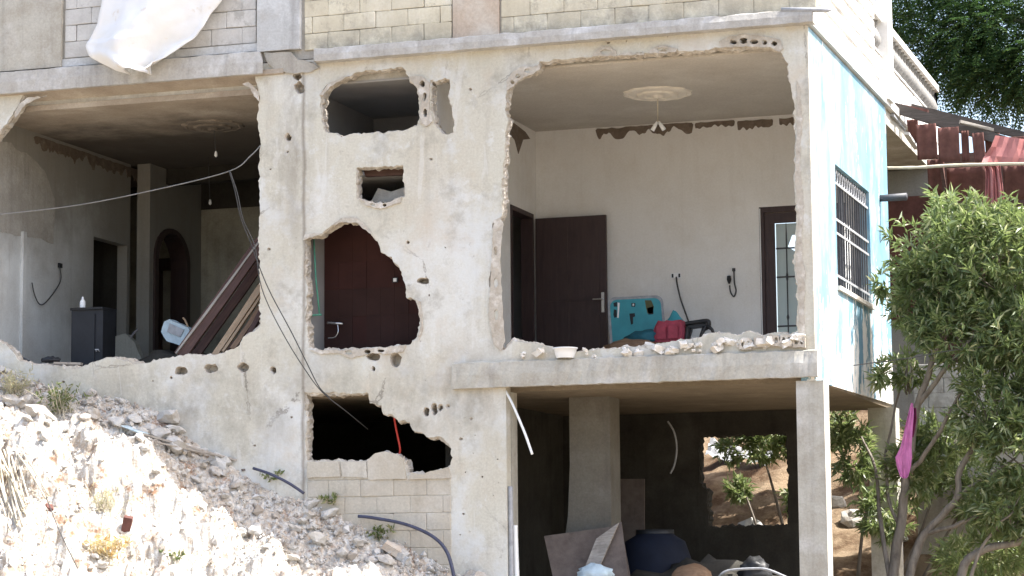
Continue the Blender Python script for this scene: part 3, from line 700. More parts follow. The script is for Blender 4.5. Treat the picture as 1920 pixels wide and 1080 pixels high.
# back wall with doorway on its right
bw_ = holed_wall([(-4.45, .0), (-1.46, .0), (-1.46, 2.26), (-.35, 2.26), (-.35, .0), (-.19, .0), (-.19, 3.439), (-4.45, 3.439)], [], FW(4.0), .15)
rback = bw_.build('room_back_wall', ['room_white', 'core', 'room_white'], house)
# left wall with doorway
lw = holed_wall([(.2, .0), (2.9, .0), (2.9, 2.31), (3.84, 2.31), (3.84, .0), (3.998, .0), (3.998, 3.439), (.2, 3.439)], [], SW(-4.45), .15)
lw.build('room_side_wall', ['room_white', 'core', 'bath_wall'], house)
# stripped plaster below the ceiling
def ragged(a, b, ztop, h, n=34, s=0.):
    T = []; Bm = []
    for i in range(n+1):
        x = a+(b-a)*i/n; T.append((x, ztop-.03*abs(N(x*5+s, 1))-(.05 if i in (0, n) else 0)*.5)); Bm.append((x, ztop-h*max(.06, .62+.75*N(x*5.3+s, 4)+.45*N(x*15+s, 8))*(0.25 if i in (0, n) else 1)))
    return T+Bm[::-1]
for (a, b, z_, h, s) in ((-3.62, -2.3, 3.425, .17, 0.), (-2.28, -1.75, 3.415, .12, 3.), (-1.72, -1.25, 3.40, .17, 5.), (-1.17, -.98, 3.40, .14, 8.)):
    MB().prism(ragged(a, b, z_, h, 60, s), FW(3.992), 0, .006).build('bare_patch', 'bare_patch', house)
MB().prism([(2.2, 3.40), (3.0, 3.40), (3.55, 3.36), (3.75, 3.30), (3.45, 3.24), (3.25, 3.02), (3.1, 3.18), (2.7, 3.25), (2.2, 3.3)], SW(-4.443), 0, .006).build('bare_patch', 'bare_patch', house)
# door leaf standing open against the back wall
door = MB().box((-4.42, 3.86, .02), (-3.46, 3.905, 2.255)).build('room_door', 'door_wood', house)
for (x0, x1, z_a, z_b) in ((-4.32, -3.98, .2, 1.0), (-3.90, -3.56, .2, 1.0), (-4.32, -3.98, 1.15, 2.12), (-3.90, -3.56, 1.15, 2.12)):
    MB().box((x0, 3.852, z_a), (x1, 3.86, z_b)).build('door_panel', 'door_wood', door)
mb = MB().box((-3.53, 3.848, .98), (-3.49, 3.859, 1.24)); mb.tube([(-3.51, 3.85, 1.15), (-3.51, 3.80, 1.15), (-3.63, 3.795, 1.15)], .009, 6); mb.build('handle', 'chrome', door)
fr = MB().box((-4.6, 2.9, .0), (-4.435, 2.955, 2.31)).box((-4.6, 3.79, .0), (-4.435, 3.84, 2.31)).box((-4.6, 2.955, 2.25), (-4.435, 3.79, 2.31)); fr.build('door_frame', 'door_wood', house)
MB().box((-5.9, 2.56, .0), (-5.85, 4.9, 3.44)).build('corridor_wall', 'bath_wall', house)
MB().box((-5.85, 4.8, .0), (-4.3, 4.9, 3.44)).build('corridor_wall', 'bath_wall', house)
MB().box((-4.6, 4.16, .0), (-4.45, 4.8, 3.44)).build('corridor_wall', 'bath_wall', house)
# outer door on the right: frame, broken frosted panes, grille
od = MB().box((-1.46, 4.0, .0), (-1.40, 4.12, 2.26)).box((-.41, 4.0, .0), (-.35, 4.12, 2.26)).box((-1.40, 4.0, 2.19), (-.41, 4.12, 2.26)).build('terrace_door', 'door_wood', house)
mb = MB().box((-1.40, 4.03, .02), (-1.27, 4.07, 2.18)).box((-1.27, 4.03, 2.05), (-.42, 4.07, 2.18)).box((-.54, 4.03, .02), (-.42, 4.07, 2.05)).box((-1.27, 4.03, .02), (-.54, 4.07, .3)); mb.build('leaf_frame', 'door_wood', od)
MB().prism([(-1.27, .3), (-.98, .3), (-1.02, .75), (-.97, 1.0), (-1.0, 1.3), (-.93, 1.62), (-1.12, 1.75), (-1.06, 1.9), (-.9, 1.88), (-.8, 2.05), (-1.27, 2.05)], FW(4.125), 0, .005).build('broken_pane', 'frosted_glass', od)
for x in (-1.13, -.97, -.81, -.66):
    mb = MB(); mb.tube([(x, 4.09, .3), (x, 4.09, .8), (x, 4.09, .84), (x, 4.09, .88), (x, 4.09, 1.3), (x, 4.09, 1.36), (x, 4.09, 1.42), (x, 4.09, 1.9), (x, 4.09, 2.05)], [.009, .009, .018, .009, .009, .02, .009, .009, .004], 6); mb.build('grille_bar', 'iron', od)
for zz in (.72, 1.35, 1.72): MB().box((-1.27, 4.1, zz), (-.54, 4.112, zz+.02)).build('grille_rail', 'iron', od)
MB().tube([(-1.445, 3.985, .05), (-1.445, 3.985, 2.24)], .008, 5).build('trim', 'white_plastic', od)
# ceiling roses
def rose(x, y, z, r, nm):
    mb = MB(); prof = [(r, 0), (r*.97, -.018), (r*.88, -.028), (r*.84, -.016), (r*.62, -.022), (r*.58, -.045), (r*.40, -.05), (r*.36, -.032), (r*.18, -.04), (r*.12, -.07), (.0, -.075)]
    mb.lathe(prof, (x, y, z), 40, wob=lambda t, zz: 1+.035*math.cos(12*t)*(1 if zz > -.03 else .6)); return mb.build('ceiling_rose', nm, house)
rose(-2.26, 2.05, 3.44, .42, 'plaster_rose'); 

# ---- middle rooms: bath behind the small openings
MB().box((-6.28, .2, .0), (-6.12, 3.0, 3.44)).build('bathroom_side_wall', 'bath_wall', house)
MB().box((-6.12, .70, .0), (-4.61, .78, 1.98)).build('bathroom_tile_wall', 'brown_tile', house)
MB().box((-6.119, .2, .0), (-6.09, .70, 1.98)).build('bathroom_tile_wall', 'bath_wall', house)
MB().box((-6.12, 2.4, 1.98), (-4.62, 2.55, 3.44)).build('bathroom_upper_wall', 'bath_wall', house)
MB().box((-6.12, .2, 3.442), (-4.6, 2.55, 3.469)).build('ceiling', 'bath_wall', house)
MB().box((-6.09, .62, 2.40), (-4.61, 2.4, 2.44)).build('loft_shelf', 'room_white', house)
for i in range(8):
    for j in range(5):
        if (i+j*3) % 7 == 5: continue
        MB().box((-6.08+.18*i, .692, .05+.33*j), (-6.08+.18*i+.1785, .70, .05+.33*j+.3285)).build('tile', 'brown_tile' if j > 2 else 'dark_tile', house)
# debris seen in the small window
MB().prism(F((676,372),(690,345),(715,352),(750,340),(754,372)), FW(.32), 0, .08).build('broken_slab', 'mortar', house)
MB().prism(F((668,312),(756,310),(756,322),(672,326)), FW(.22), 0, .06).build('roller_box', 'dark_plank', house)

# ---- left room
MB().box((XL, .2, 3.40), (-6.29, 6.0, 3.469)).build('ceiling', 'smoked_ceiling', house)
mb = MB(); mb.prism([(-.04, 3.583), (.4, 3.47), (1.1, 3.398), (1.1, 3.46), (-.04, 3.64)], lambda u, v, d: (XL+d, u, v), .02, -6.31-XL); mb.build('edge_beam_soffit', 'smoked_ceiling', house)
lwl = holed_wall([(.2, .0), (3.12, .0), (3.12, 2.24), (4.1, 2.24), (4.1, .0), (4.19, .0), (4.19, 3.399), (.2, 3.399)], [], SW(-10.5), .15)
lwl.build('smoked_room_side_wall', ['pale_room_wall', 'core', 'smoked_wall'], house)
# bare concrete patch and pilaster high on that wall
MB().prism(offset(resample([(.25, 2.05), (.9, 1.98), (1.5, 2.02), (2.0, 2.0), (2.05, 2.55), (1.75, 2.95), (1.2, 3.1), (.25, 3.2)], .06), lambda u, v, i: .05*fbm(u*5, v*5, 3, 3)), SW(-10.494), 0, .006).build('bare_render', 'mortar', house)
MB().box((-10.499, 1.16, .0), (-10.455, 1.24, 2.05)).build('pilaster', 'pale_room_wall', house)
MB().prism(ragged(1.45, 4.42, 3.36, .22, 70, 2.2), SW(-10.493), 0, .006).build('bare_patch', 'bare_patch', house)
# inner arched wall, far wall, dark rooms beyond
ys0, ys1, zs = 4.32, 5.44, 2.1
arch = [(ys0, .0), (ys0, zs)] + [((ys0+ys1)/2-(ys1-ys0)/2*math.cos(t), zs+.46*math.sin(t)) for t in [math.pi*i/14 for i in range(1, 14)]] + [(ys1, zs), (ys1, .0)]
poly = [(4.2, .0)] + arch + [(5.85, .0), (5.85, 3.399), (4.2, 3.399)]
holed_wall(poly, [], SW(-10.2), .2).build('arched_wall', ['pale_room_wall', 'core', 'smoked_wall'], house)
ins = [((ys0+ys1)/2+(a_[0]-(ys0+ys1)/2)*.80, a_[1]*.975 if a_[1] > 0 else 0) for a_ in arch]
MB().prism(arch+ins[::-1], SW(-10.17), 0, .26).build('arch_trim', 'door_wood', house)
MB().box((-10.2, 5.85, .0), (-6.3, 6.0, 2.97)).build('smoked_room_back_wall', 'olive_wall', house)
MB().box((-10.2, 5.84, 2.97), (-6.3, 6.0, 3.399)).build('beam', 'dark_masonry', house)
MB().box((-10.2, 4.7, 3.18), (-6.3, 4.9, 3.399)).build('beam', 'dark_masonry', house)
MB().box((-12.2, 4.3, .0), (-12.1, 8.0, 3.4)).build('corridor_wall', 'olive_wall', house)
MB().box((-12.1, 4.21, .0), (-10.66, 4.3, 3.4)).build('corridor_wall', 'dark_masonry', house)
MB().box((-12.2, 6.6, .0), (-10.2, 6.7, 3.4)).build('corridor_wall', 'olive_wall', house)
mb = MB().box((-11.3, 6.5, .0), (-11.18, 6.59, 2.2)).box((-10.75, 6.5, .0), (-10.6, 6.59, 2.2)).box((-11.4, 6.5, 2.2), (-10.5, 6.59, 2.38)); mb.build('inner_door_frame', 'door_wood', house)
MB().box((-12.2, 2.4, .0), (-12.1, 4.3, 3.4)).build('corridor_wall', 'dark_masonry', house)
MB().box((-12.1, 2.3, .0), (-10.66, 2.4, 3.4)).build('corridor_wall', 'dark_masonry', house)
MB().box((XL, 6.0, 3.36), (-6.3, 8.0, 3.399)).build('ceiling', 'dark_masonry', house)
# stump of a knocked-out partition
MB().prism(offset(resample([(-10.35, 0), (-10.38, .9), (-10.2, .93), (-10.05, .80), (-9.95, .55), (-9.86, .35), (-9.80, .0)], .06), lambda u, v, i: .02*N(u*8, v*8)), FW(3.5), 0, .12).build('broken_partition', ['olive_wall' if False else 'smoked_wall'], house)
MB().box((-6.4, .2, .0), (-6.285, 6.0, 3.4)).build('smoked_room_partition', 'smoked_wall', house)
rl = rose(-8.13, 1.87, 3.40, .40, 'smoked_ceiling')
# first-floor veranda behind the blue wall
MB().box((-4.6, 4.15, -.02), (-.02, 5.1, .0)).build('veranda_floor', 'concrete', house)
MB().box((-.95, 9.0, -.3), (.45, 9.15, 3.45)).build('porch_wall', 'porch_grey', house)
MB().box((-.95, 8.985, 2.0), (1.35, 9.0, 3.08)).build('porch_dado', 'brown_plank', house) if False else None
MB().box((-.95, 8.97, 1.2), (.25, 8.99, 3.06)).build('porch_dado', 'bag_red' if False else 'tile', house)
MB().box((.12, 8.8, -.6), (3.2, 8.9, 3.62)).build('porch_shutter', 'dark_plank', house)

# rubble of broken blocks along the sill of the big right-hand opening
def sill_piece(px, py, s, y):
    p = at_y(px, py, y); o = bpy.data.objects.new('rubble_piece', random.choice(SILL)); col.objects.link(o); o.location = p; o.scale = (s*1.3, s, s*.8)
    o.rotation_euler = (random.uniform(-.5, .5), random.uniform(-.5, .5), random.uniform(0, 6.3)); adopt(o, lip)
SILL = []
for i in range(8):
    bm = bmesh.new(); bmesh.ops.create_cube(bm, size=2); bmesh.ops.subdivide_edges(bm, edges=bm.edges[:], cuts=1)
    for v in bm.verts: v.co += Vector((N(v.co.x*1.3+i*3, v.co.y, v.co.z), N(v.co.x, v.co.y*1.3+i*5, v.co.z), N(v.co.x, v.co.y, v.co.z*1.3+i*7)))*.75; v.co *= .72
    me = bpy.data.meshes.new('rubble_piece'); bm.to_mesh(me); bm.free(); me.materials.append(MATS['white_dust']); SILL.append(me)
for i in range(150):
    px = random.choice((random.uniform(1090, 1500), random.uniform(950, 1500), random.uniform(1280, 1500)))
    py = 664 - 24*max(0, (px-1150)/340) - random.uniform(-6, 10)
    sill_piece(px, py, random.choice((random.uniform(.015, .03), random.uniform(.03, .07))), random.uniform(-.05, .14))
for (a_, b_) in ((1452, 640), (1476, 640), (1500, 642), (1428, 642), (1400, 646)):
    scar([(a_-12, b_+10), (a_-12, b_-8), (a_-5, b_-13), (a_+6, b_-12), (a_+11, b_-7), (a_+11, b_+10)], [(a_-5, b_-1, 3.6, 6), (a_+5, b_-1, 3.4, 6)], -.05)
#PART3
# ================================================================== THINGS IN THE ROOMS
def panel(pts, y, th, name, mat, parent=None, jag=.0):
    P_ = [(p.x, p.z) for p in (at_y(a, b, y) for a, b in pts)]
    if jag: P_ = offset(resample(P_, .05), lambda u, v, i: jag*fbm(u*9, v*9, 2, 3))
    return MB().prism(P_, FW(y), 0, th).build(name, mat, parent)
def rod(a, b, r, name, mat, parent=None, seg=8): return MB().tube([a, b], r, seg).build(name, mat, parent, True)
# pendant in the right room
p = at_y(1230, 236, 2.05)
lamp = thing('pendant_lamp', 'white twin-bulb pendant hanging from the rose in the open right room', 'lamp', (-2.26, 2.05, p.z))
MB().tube([(-2.26, 2.05, 3.37), (-2.262, 2.05, 3.2), (-2.26, 2.05, p.z+.04)], .007, 6).build('cord', 'straw', lamp)
for s in (-1, 1): MB().tube([(-2.26+s*.01, 2.05, p.z+.05), (-2.26+s*.04, 2.05, p.z), (-2.26+s*.075, 2.05, p.z-.055)], [.014, .024, .028], 8).build('bulb', 'white_plastic', lamp, True)
for (px, py, y, l) in ((405, 288, 1.87, 'small bare bulb hanging near the rose of the smoke-stained left room'), (394, 378, 4.0, 'bare bulb on a bent wire deep in the dark left room')):
    p = at_y(px, py, y); lm = thing('pendant_lamp', l, 'lamp', p)
    MB().tube([(p.x-.03, y, 3.40), (p.x-.02, y, (3.4+p.z)/2+.03), (p.x, y, p.z)], .006, 5).build('cord', 'wire', lm)
    MB().lathe([(.012, .03), (.02, .0), (.022, -.03), (.0, -.05)], p, 10).build('bulb', 'white_plastic', lm, True)
# sockets and their cables
def socket(px, py, path, label):
    p = at_y(px, py, 4.0); t = thing('wall_socket', label, 'socket', p)
    MB().box((p.x-.065, 3.985, p.z-.035), (p.x+.065, 3.999, p.z+.035)).build('plate', 'white_plastic', t)
    for s in (-1, 1): MB().box((p.x+s*.045-.012, 3.98, p.z-.024), (p.x+s*.045+.012, 3.986, p.z+.024)).build('insert', 'black_plastic', t)
    MB().tube(smooth_path([at_y(a, b, c) for a, b, c in path], 5), .011, 6).build('cable', 'wire', t, True)
socket(1268, 517, [(1268, 519, 3.97), (1270, 535, 3.96), (1276, 560, 3.95), (1282, 578, 3.94), (1290, 600, 3.93), (1297, 622, 3.9)], 'white double wall socket with a dark cable hanging down to the floor')
p = at_y(1376, 506, 4.0); t = thing('loose_plug', 'black plug on a looped cable against the right room white wall', 'plug', p)
MB().tube(smooth_path([at_y(a, b, 3.98) for a, b in ((1376, 505), (1377, 530), (1380, 545), (1376, 556), (1370, 548), (1368, 535))], 5), .010, 6).build('cable', 'wire', t, True)
q = at_y(1367, 524, 3.97); MB().lathe([(.0, .05), (.025, .045), (.03, .0), (.014, -.05), (.0, -.06)], q, 10).build('plug_body', 'black_plastic', t, True)
MB().box((p.x-.02, 3.985, p.z-.02), (p.x+.02, 3.999, p.z+.02)).build('wall_box', 'black_plastic', t)
# teal folding table top on edge, with dark printed marks
y = 3.35
bd = thing('folding_table', 'teal round-cornered table top standing on edge by the brown door', 'table', (-2.9, y, .0))
def rrect(x0, x1, z0_, z1, r, n=6, tilt=0.):
    P_ = []
    for (cx_, cz_, a0) in ((x1-r, z1-r, 0), (x0+r, z1-r, 90), (x0+r, z0_+r, 180), (x1-r, z0_+r, 270)):
        for i in range(n+1): t = R(a0+90*i/n); P_.append((cx_+r*math.cos(t)-tilt*(cz_-z0_), cz_+r*math.sin(t)))
    return P_
xa, xb = at_y(1146, 560, y).x, at_y(1250, 560, y).x; zt = at_y(1200, 555, y).z
MB().prism(rrect(xa, xb, .22, zt, .10, tilt=.06), FW(y), 0, .025).build('rim', 'iron_pale', bd)
MB().prism(rrect(xa+.03, xb-.03, .25, zt-.035, .09, tilt=.06), FW(y-.006), 0, .02).build('top', 'teal_board', bd)
for pts, mt in (([(1209, 563), (1221, 563), (1226, 575), (1224, 587), (1214, 588), (1211, 576)], 'print_olive'), ([(1213, 578), (1225, 574), (1225, 589), (1216, 590)], 'print_dark'), ([(1150, 568), (1157, 566), (1157, 575), (1151, 575)], 'print_dark'), ([(1151, 580), (1156, 581), (1157, 594), (1152, 596), (1150, 590)], 'print_dark'), ([(1180, 588), (1190, 587), (1191, 593), (1187, 595), (1187, 607), (1183, 609), (1181, 596)], 'print_dark'), ([(1184, 568), (1191, 568), (1191, 575), (1184, 575)], 'print_dark'), ([(1186, 569.5), (1189, 569.5), (1189, 573.5), (1186, 573.5)], 'white_plastic'), ([(1158, 567), (1162, 568), (1160, 596), (1157, 596), (1158, 582)], 'cloth_white')):
    panel(pts, y-.009 if mt != 'white_plastic' else y-.011, .002, 'printed_mark', mt, bd)
for s in (xa+.12, xb-.15): MB().box((s, y+.02, .0), (s+.03, y+.05, .5)).build('leg', 'iron', bd)
# things heaped in front of it
def blob(name, c, rx, ry, rz, mat, seed, parent=None, sub=3, amp=.35, fr=2.2, pinch=0.):
    bm = bmesh.new(); bmesh.ops.create_icosphere(bm, subdivisions=sub, radius=1)
    for v in bm.verts:
        d = v.co.copy(); k_ = 1+amp*N(d.x*fr+seed, d.y*fr, d.z*fr)+amp*.45*N(d.x*fr*2.4, d.y*fr*2.4+seed, d.z*fr*2.4)
        zz = d.z*k_
        if zz < -.35: zz = -.35+(zz+.35)*.3
        v.co = Vector((d.x*k_*rx*(1-pinch*max(0, d.z)), d.y*k_*ry*(1-pinch*max(0, d.z)), zz*rz))
    me = bpy.data.meshes.new(name); bm.to_mesh(me); bm.free(); me.materials.append(MATS[mat])
    me.polygons.foreach_set('use_smooth', [True]*len(me.polygons))
    return link(name, me, parent, c)
crate = thing('storage_stool', 'battered wooden stool carrying the heap of bags by the teal table', 'stool', (-2.3, 3.0, 0))
MB().box((-2.75, 2.8, .42), (-1.75, 3.25, .46), jit=.01).build('seat', 'brown_plank', crate)
for x in (-2.7, -1.84): 
    for yy in (2.83, 3.16): MB().box((x, yy, .0), (x+.05, yy+.05, .42)).build('leg', 'brown_plank', crate)
p = at_y(1258, 618, 3.0); rb = thing('red_bag', 'crumpled red cloth bag beside the teal table top', 'bag', (p.x, 3.0, .46))
bb = MB(); nU, nV = 28, 9
for j in range(nV+1):
    v = j/nV
    for i in range(nU):
        t = 2*math.pi*i/nU; ca, sa = math.cos(t), math.sin(t); sq = (abs(ca)**4+abs(sa)**4)**-.25
        rr = (1-.32*v*v)*(1+.05*math.sin(9*t+3*v)*v+.07*N(ca*2, sa*2, v*3))
        bb.vert((p.x+.24*ca*sq*rr, 3.0+.13*sa*sq*rr, .46+.27*v+.035*N(ca*3, sa*3, 2)*v))
for j in range(nV):
    for i in range(nU): q_ = (i+1) % nU; bb.face((j*nU+i, j*nU+q_, (j+1)*nU+q_, (j+1)*nU+i))
bb.face([nV*nU+i for i in range(nU)]); bb.face(list(reversed(range(nU)))); bb.build('bag_body', 'bag_red', rb)
for x_ in (-.09, .07): MB().box((p.x+x_-.06, 2.85, .50), (p.x+x_+.06, 2.875, .66), jit=.008).build('pocket', 'bag_red', rb)
p = at_y(1263, 600, 3.12); tag(blob('folded_cloth', (p.x, 3.16, .64), .19, .12, .24, 'teal_board', 7.7, None, 3, .2, 1.5, .75), 'peaked teal cloth heaped behind the red bag', 'cloth')
p = at_y(1212, 628, 2.95); tag(blob('dark_sack', (p.x-.02, 2.98, .52), .24, .14, .11, 'teal_dark', 11.2, None, 3, .35), 'dark creased sack slumped under the teal table top', 'sack')
p = at_y(1185, 645, 2.7); tag(blob('floor_rug', (p.x, 2.7, .40), .33, .16, .10, 'brown_plank', 12.2, None, 3, .3), 'rolled reddish-brown rug lying in front of the teal table', 'rug')
MB().box((p.x-.3, 2.6, .0), (p.x+.3, 2.85, .37), jit=.01).build('carton', 'dark_plank'); tag(bpy.data.objects['carton'], 'dark carton under the rolled brown rug', 'box')
# upset black plastic chair
ch = thing('plastic_chair', 'black plastic chair lying on its side below the wall socket', 'chair', (-1.95, 2.9, .46))
def cp(px, py, y): return at_y(px, py, y)
MB().tube(smooth_path([cp(1285, 607, 2.9), cp(1305, 604, 2.9), cp(1327, 602, 2.88), cp(1328, 612, 2.88), cp(1318, 618, 2.9)]), .028, 7).build('backrest', 'black_plastic', ch, True)
MB().prism([(q.x, q.z) for q in (cp(1288, 607, 2.9), cp(1322, 604, 2.9), cp(1326, 612, 2.9), cp(1296, 616, 2.9), cp(1291, 635, 2.9), cp(1283, 640, 2.9))], FW(2.9), 0, .09).build('seat', 'black_plastic', ch)
for pts in (((1322, 612), (1315, 628), (1311, 640)), ((1328, 612), (1335, 618), (1340, 630)), ((1290, 612), (1286, 640), (1284, 655))): MB().tube([cp(a, b, 2.86) for a, b in pts], [.03, .022, .016], 6).build('leg', 'black_plastic', ch, True)
# white basin on the slab edge
p = at_y(1060, 660, -.02); MB().lathe([(.10, .0), (.118, .05), (.13, .10), (.142, .105), (.142, .118), (.125, .118), (.11, .03), (.0, .025)], (p.x, -.02, .045), 28).build('plastic_basin', 'white_plastic', None, True); tag(bpy.data.objects['plastic_basin'], 'white plastic basin on the broken sill of the right room', 'basin')

# left room: planks leaning on the right-hand side
def plank(a, b, wdt, th, mat, label, ay=.35, by=.7):
    """a plank from foot pixel a (depth ay) to head pixel b (depth by)"""
    A = at_y(*a, ay); Bp = at_y(*b, by); d = (Bp-A).normalized(); n = Vector((0, -1, 0)); s = d.cross(n).normalized(); n = s.cross(d).normalized()
    L = (Bp-A).length; M = Matrix((d, s, n)).transposed().to_4x4(); M.translation = A
    mb = MB(); nseg = 6
    for i in range(nseg+1):
        for (yy, zz) in ((-wdt/2, -th/2), (wdt/2, -th/2), (wdt/2, th/2), (-wdt/2, th/2)): mb.vert((L*i/nseg, yy+.01*N(i*2.1, yy*30, L), zz+.006*N(i*1.7, L)))
    for i in range(nseg):
        for j in range(4): q_ = (j+1) % 4; mb.face((i*4+j, i*4+q_, i*4+4+q_, i*4+4+j))
    mb.face((0, 1, 2, 3)); mb.face([nseg*4+j for j in (3, 2, 1, 0)])
    o = mb.build('wood_plank', mat); o.matrix_world = M; tag(o, label, 'plank', 'planks leaning in the left room'); return o
plank((338, 668), (492, 452), .17, .05, 'dark_plank', 'widest dark plank, leftmost of the leaning planks', .35, .9)
plank((331, 664), (486, 455), .025, .06, 'grey_plank', 'thin pale edge lath on top of the widest dark plank', .33, .88)
plank((366, 668), (500, 480), .11, .04, 'dark_plank', 'dark plank tucked behind the widest leaning plank', .62, 1.1)
plank((402, 668), (496, 528), .075, .05, 'tan_plank', 'pale tan plank, brightest of the leaning planks', .3, .7)
plank((418, 660), (500, 540), .03, .04, 'tan_plank', 'narrow tan batten beside the brightest leaning plank', .32, .7)
plank((436, 655), (500, 560), .06, .04, 'brown_plank', 'brown plank right of the narrow tan batten', .35, .7)
plank((455, 650), (500, 565), .06, .04, 'dark_plank', 'short dark plank nearest the right jamb of the left opening', .3, .6)
plank((420, 664), (505, 590), .09, .03, 'dark_plank', 'dark board lying behind the battens in the left opening', .75, .95)
# dark suitcase, bottle, broken appliance, scraps
y = .75
tr = thing('dark_cabinet', 'dark blue-black metal cabinet standing before the doorway of the left room', 'cabinet', (at_y(165, 640, y).x, y, 0))
a = at_y(134, 582, y); b = at_y(192, 580, y)
MB().box((a.x, y, .0), (b.x, y+.35, a.z), jit=.012).build('body', 'case_dark', tr)
MB().box((a.x-.015, y-.015, a.z), (b.x+.01, y+.36, a.z+.03), jit=.008).build('lid', 'case_dark', tr)
MB().box((a.x+.02, y-.012, .25), (b.x-.1, y-.002, a.z-.06)).build('front_panel', 'case_dark', tr)
MB().tube([(b.x-.07, y-.01, .42), (b.x-.07, y-.04, .44), (b.x-.03, y-.04, .44), (b.x-.03, y-.01, .42)], .008, 6).build('handle', 'iron_pale', tr)
p = at_y(155, 575, .9); MB().lathe([(.035, .0), (.037, .08), (.03, .10), (.013, .12), (.013, .15), (.0, .155)], (p.x, .9, a.z+.032), 12, wob=None).build('bottle', 'white_plastic', None, True); tag(bpy.data.objects['bottle'], 'small white bottle standing on the dark cabinet', 'bottle')
y = 1.1
ap = thing('broken_appliance', 'tilted white broken appliance lying at the foot of the planks', 'appliance', (at_y(330, 625, y).x, y, .3))
panel([(308, 603), (318, 598), (352, 615), (360, 632), (345, 650), (312, 640), (302, 622)], y, .18, 'casing', 'rag_blue', ap, .012)
panel([(318, 606), (345, 618), (338, 632), (313, 622)], y-.012, .012, 'front', 'iron_pale', ap)
MB().tube([at_y(352, 612, y), at_y(347, 600, y), at_y(343, 596, y)], .012, 6).build('stub_pipe', 'tan_plank', ap)
tag(blob('rubble_heap', (at_y(330, 660, 1.2).x, 1.3, .08), .65, .4, .36, 'dark_masonry', 4.4, None, 4, .4, 3.), 'dark rubble heap under the broken white appliance', 'rubble')
tag(blob('floor_scrap', at_y(95, 676, .15), .12, .1, .05, 'case_dark', 2.4, None, 3, .4, 3.), 'dark rag on the left sill beside the pale board', 'rag')
o = MB().box((-.17, -.05, -.015), (.17, .05, .015)).build('board_scrap', 'grey_plank', None, False, at_y(128, 682, .12)); o.rotation_euler = (0, .04, .2); tag(o, 'short pale board lying on the sill of the left opening', 'board')
o = MB().tube(smooth_path([at_y(30, 662, .1), at_y(42, 670, .1), at_y(56, 677, .1)]), .012, 6).build('bent_rebar', 'iron'); tag(o, 'dark bent iron rod on the far left of the sill', 'rod')
o = MB().tube(smooth_path([at_y(245, 633, .7), at_y(252, 624, .7), at_y(259, 618, .7)]), .014, 6).build('bent_rebar', 'iron'); tag(o, 'dark iron stub sticking up beside the left room doorway', 'rod')
p = at_x(112, 498, -10.49); cb = thing('wall_box_cable', 'grey cable drooping from a black wall box in the left room', 'cable', p)
MB().box((-10.498, p.y-.04, p.z-.03), (-10.47, p.y+.04, p.z+.03)).build('wall_box', 'black_plastic', cb)
MB().tube(smooth_path([at_x(a_, b_, -10.46) for a_, b_ in ((112, 500), (114, 525), (100, 550), (82, 570), (72, 568), (64, 550), (60, 530))], 5), .008, 5).build('cord', 'wire', cb, True)
# bathroom pipe and taps
wp = thing('water_pipe', 'green water pipe with a brass cross tap in the ragged middle opening', 'pipe', at_y(600, 600, .35))
MB().tube([at_y(588, 440, .3), at_y(592, 520, .3), at_y(599, 588, .3)], .011, 6).build('riser', 'pipe_green', wp, True)
MB().tube([at_y(572, 592, .28), at_y(603, 590, .3)], .014, 6).build('cross_arm', 'pipe_green', wp, True)
MB().tube([at_y(578, 592, .27), at_y(579, 615, .27), at_y(579, 636, .27)], .014, 6).build('spout', 'chrome', wp, True)
tp = thing('shower_tap', 'chrome tap with curved hose on the brown tiled wall', 'tap', at_y(625, 610, .6))
MB().tube([at_y(614, 605, .62), at_y(643, 607, .62)], .016, 6).build('body', 'chrome', tp, True)
MB().tube(smooth_path([at_y(633, 608, .58), at_y(634, 622, .56), at_y(628, 632, .56), at_y(615, 634, .56)]), .008, 6).build('hose', 'chrome', tp, True)
sw = thing('light_switch', 'small white switch plate on the brown bathroom tiles', 'switch', at_y(741, 525, .66)); q = at_y(741, 525, .66)
MB().box((q.x-.035, .655, q.z-.03), (q.x+.035, .67, q.z+.03)).build('plate', 'black_plastic', sw); MB().box((q.x-.02, .648, q.z-.02), (q.x+.02, .655, q.z+.02)).build('rocker', 'white_plastic', sw)

# ================================================================== CABLES AND PIPES ON THE FRONT
def cable(pts, r, mat, label, name='electric_cable', n=6, group=None, seg=6):
    o = MB().tube(smooth_path([at_y(*q) for q in pts], n), r, seg).build(name, mat, None, True); return tag(o, label, 'cable' if 'cable' in name else 'pipe', group)
cable([(-520, 400, .0), (-420, 415, -.3), (-200, 420, -.45), (0, 402, -.4), (150, 384, -.35), (300, 354, -.3), (430, 321, -.2), (470, 292, -.12), (489, 272, -.02)], .007, 'wire_pale', 'pale grey cable strung across the left opening to its right jamb')
cable([(430, 321, -.21), (441, 360, -.2), (452, 410, -.18), (470, 455, -.14), (490, 510, -.12), (510, 555, -.1), (545, 620, -.09), (575, 680, -.09), (598, 725, -.07), (618, 745, -.05)], .0065, 'wire', 'dark cable dropping from the pale cable across the front wall')
cable([(432, 323, -.22), (445, 362, -.21), (456, 412, -.19), (478, 462, -.14), (486, 520, -.13), (500, 565, -.11), (533, 630, -.10), (570, 690, -.09), (604, 735, -.06), (650, 772, .1), (690, 805, .4)], .006, 'wire', 'second dark cable beside it running down into the black lower opening')
cable([(738, 772, .12), (742, 800, .13), (750, 840, .14), (748, 852, .14)], .012, 'pipe_red', 'short red pipe hanging in the black lower opening', 'plastic_pipe')
cable([(672, 968, -.10), (700, 971, -.12), (760, 983, -.14), (810, 1005, -.16), (838, 1035, -.2), (852, 1085, -.25), (855, 1120, -.3)], .021, 'hose', 'dark blue hose curving down beside the grey pillar', 'plastic_hose')
cable([(948, 733, .02), (962, 760, .0), (984, 812, -.02), (998, 852, -.04)], .015, 'white_plastic', 'white conduit hanging loose at the top of the open bay', 'conduit_pipe')
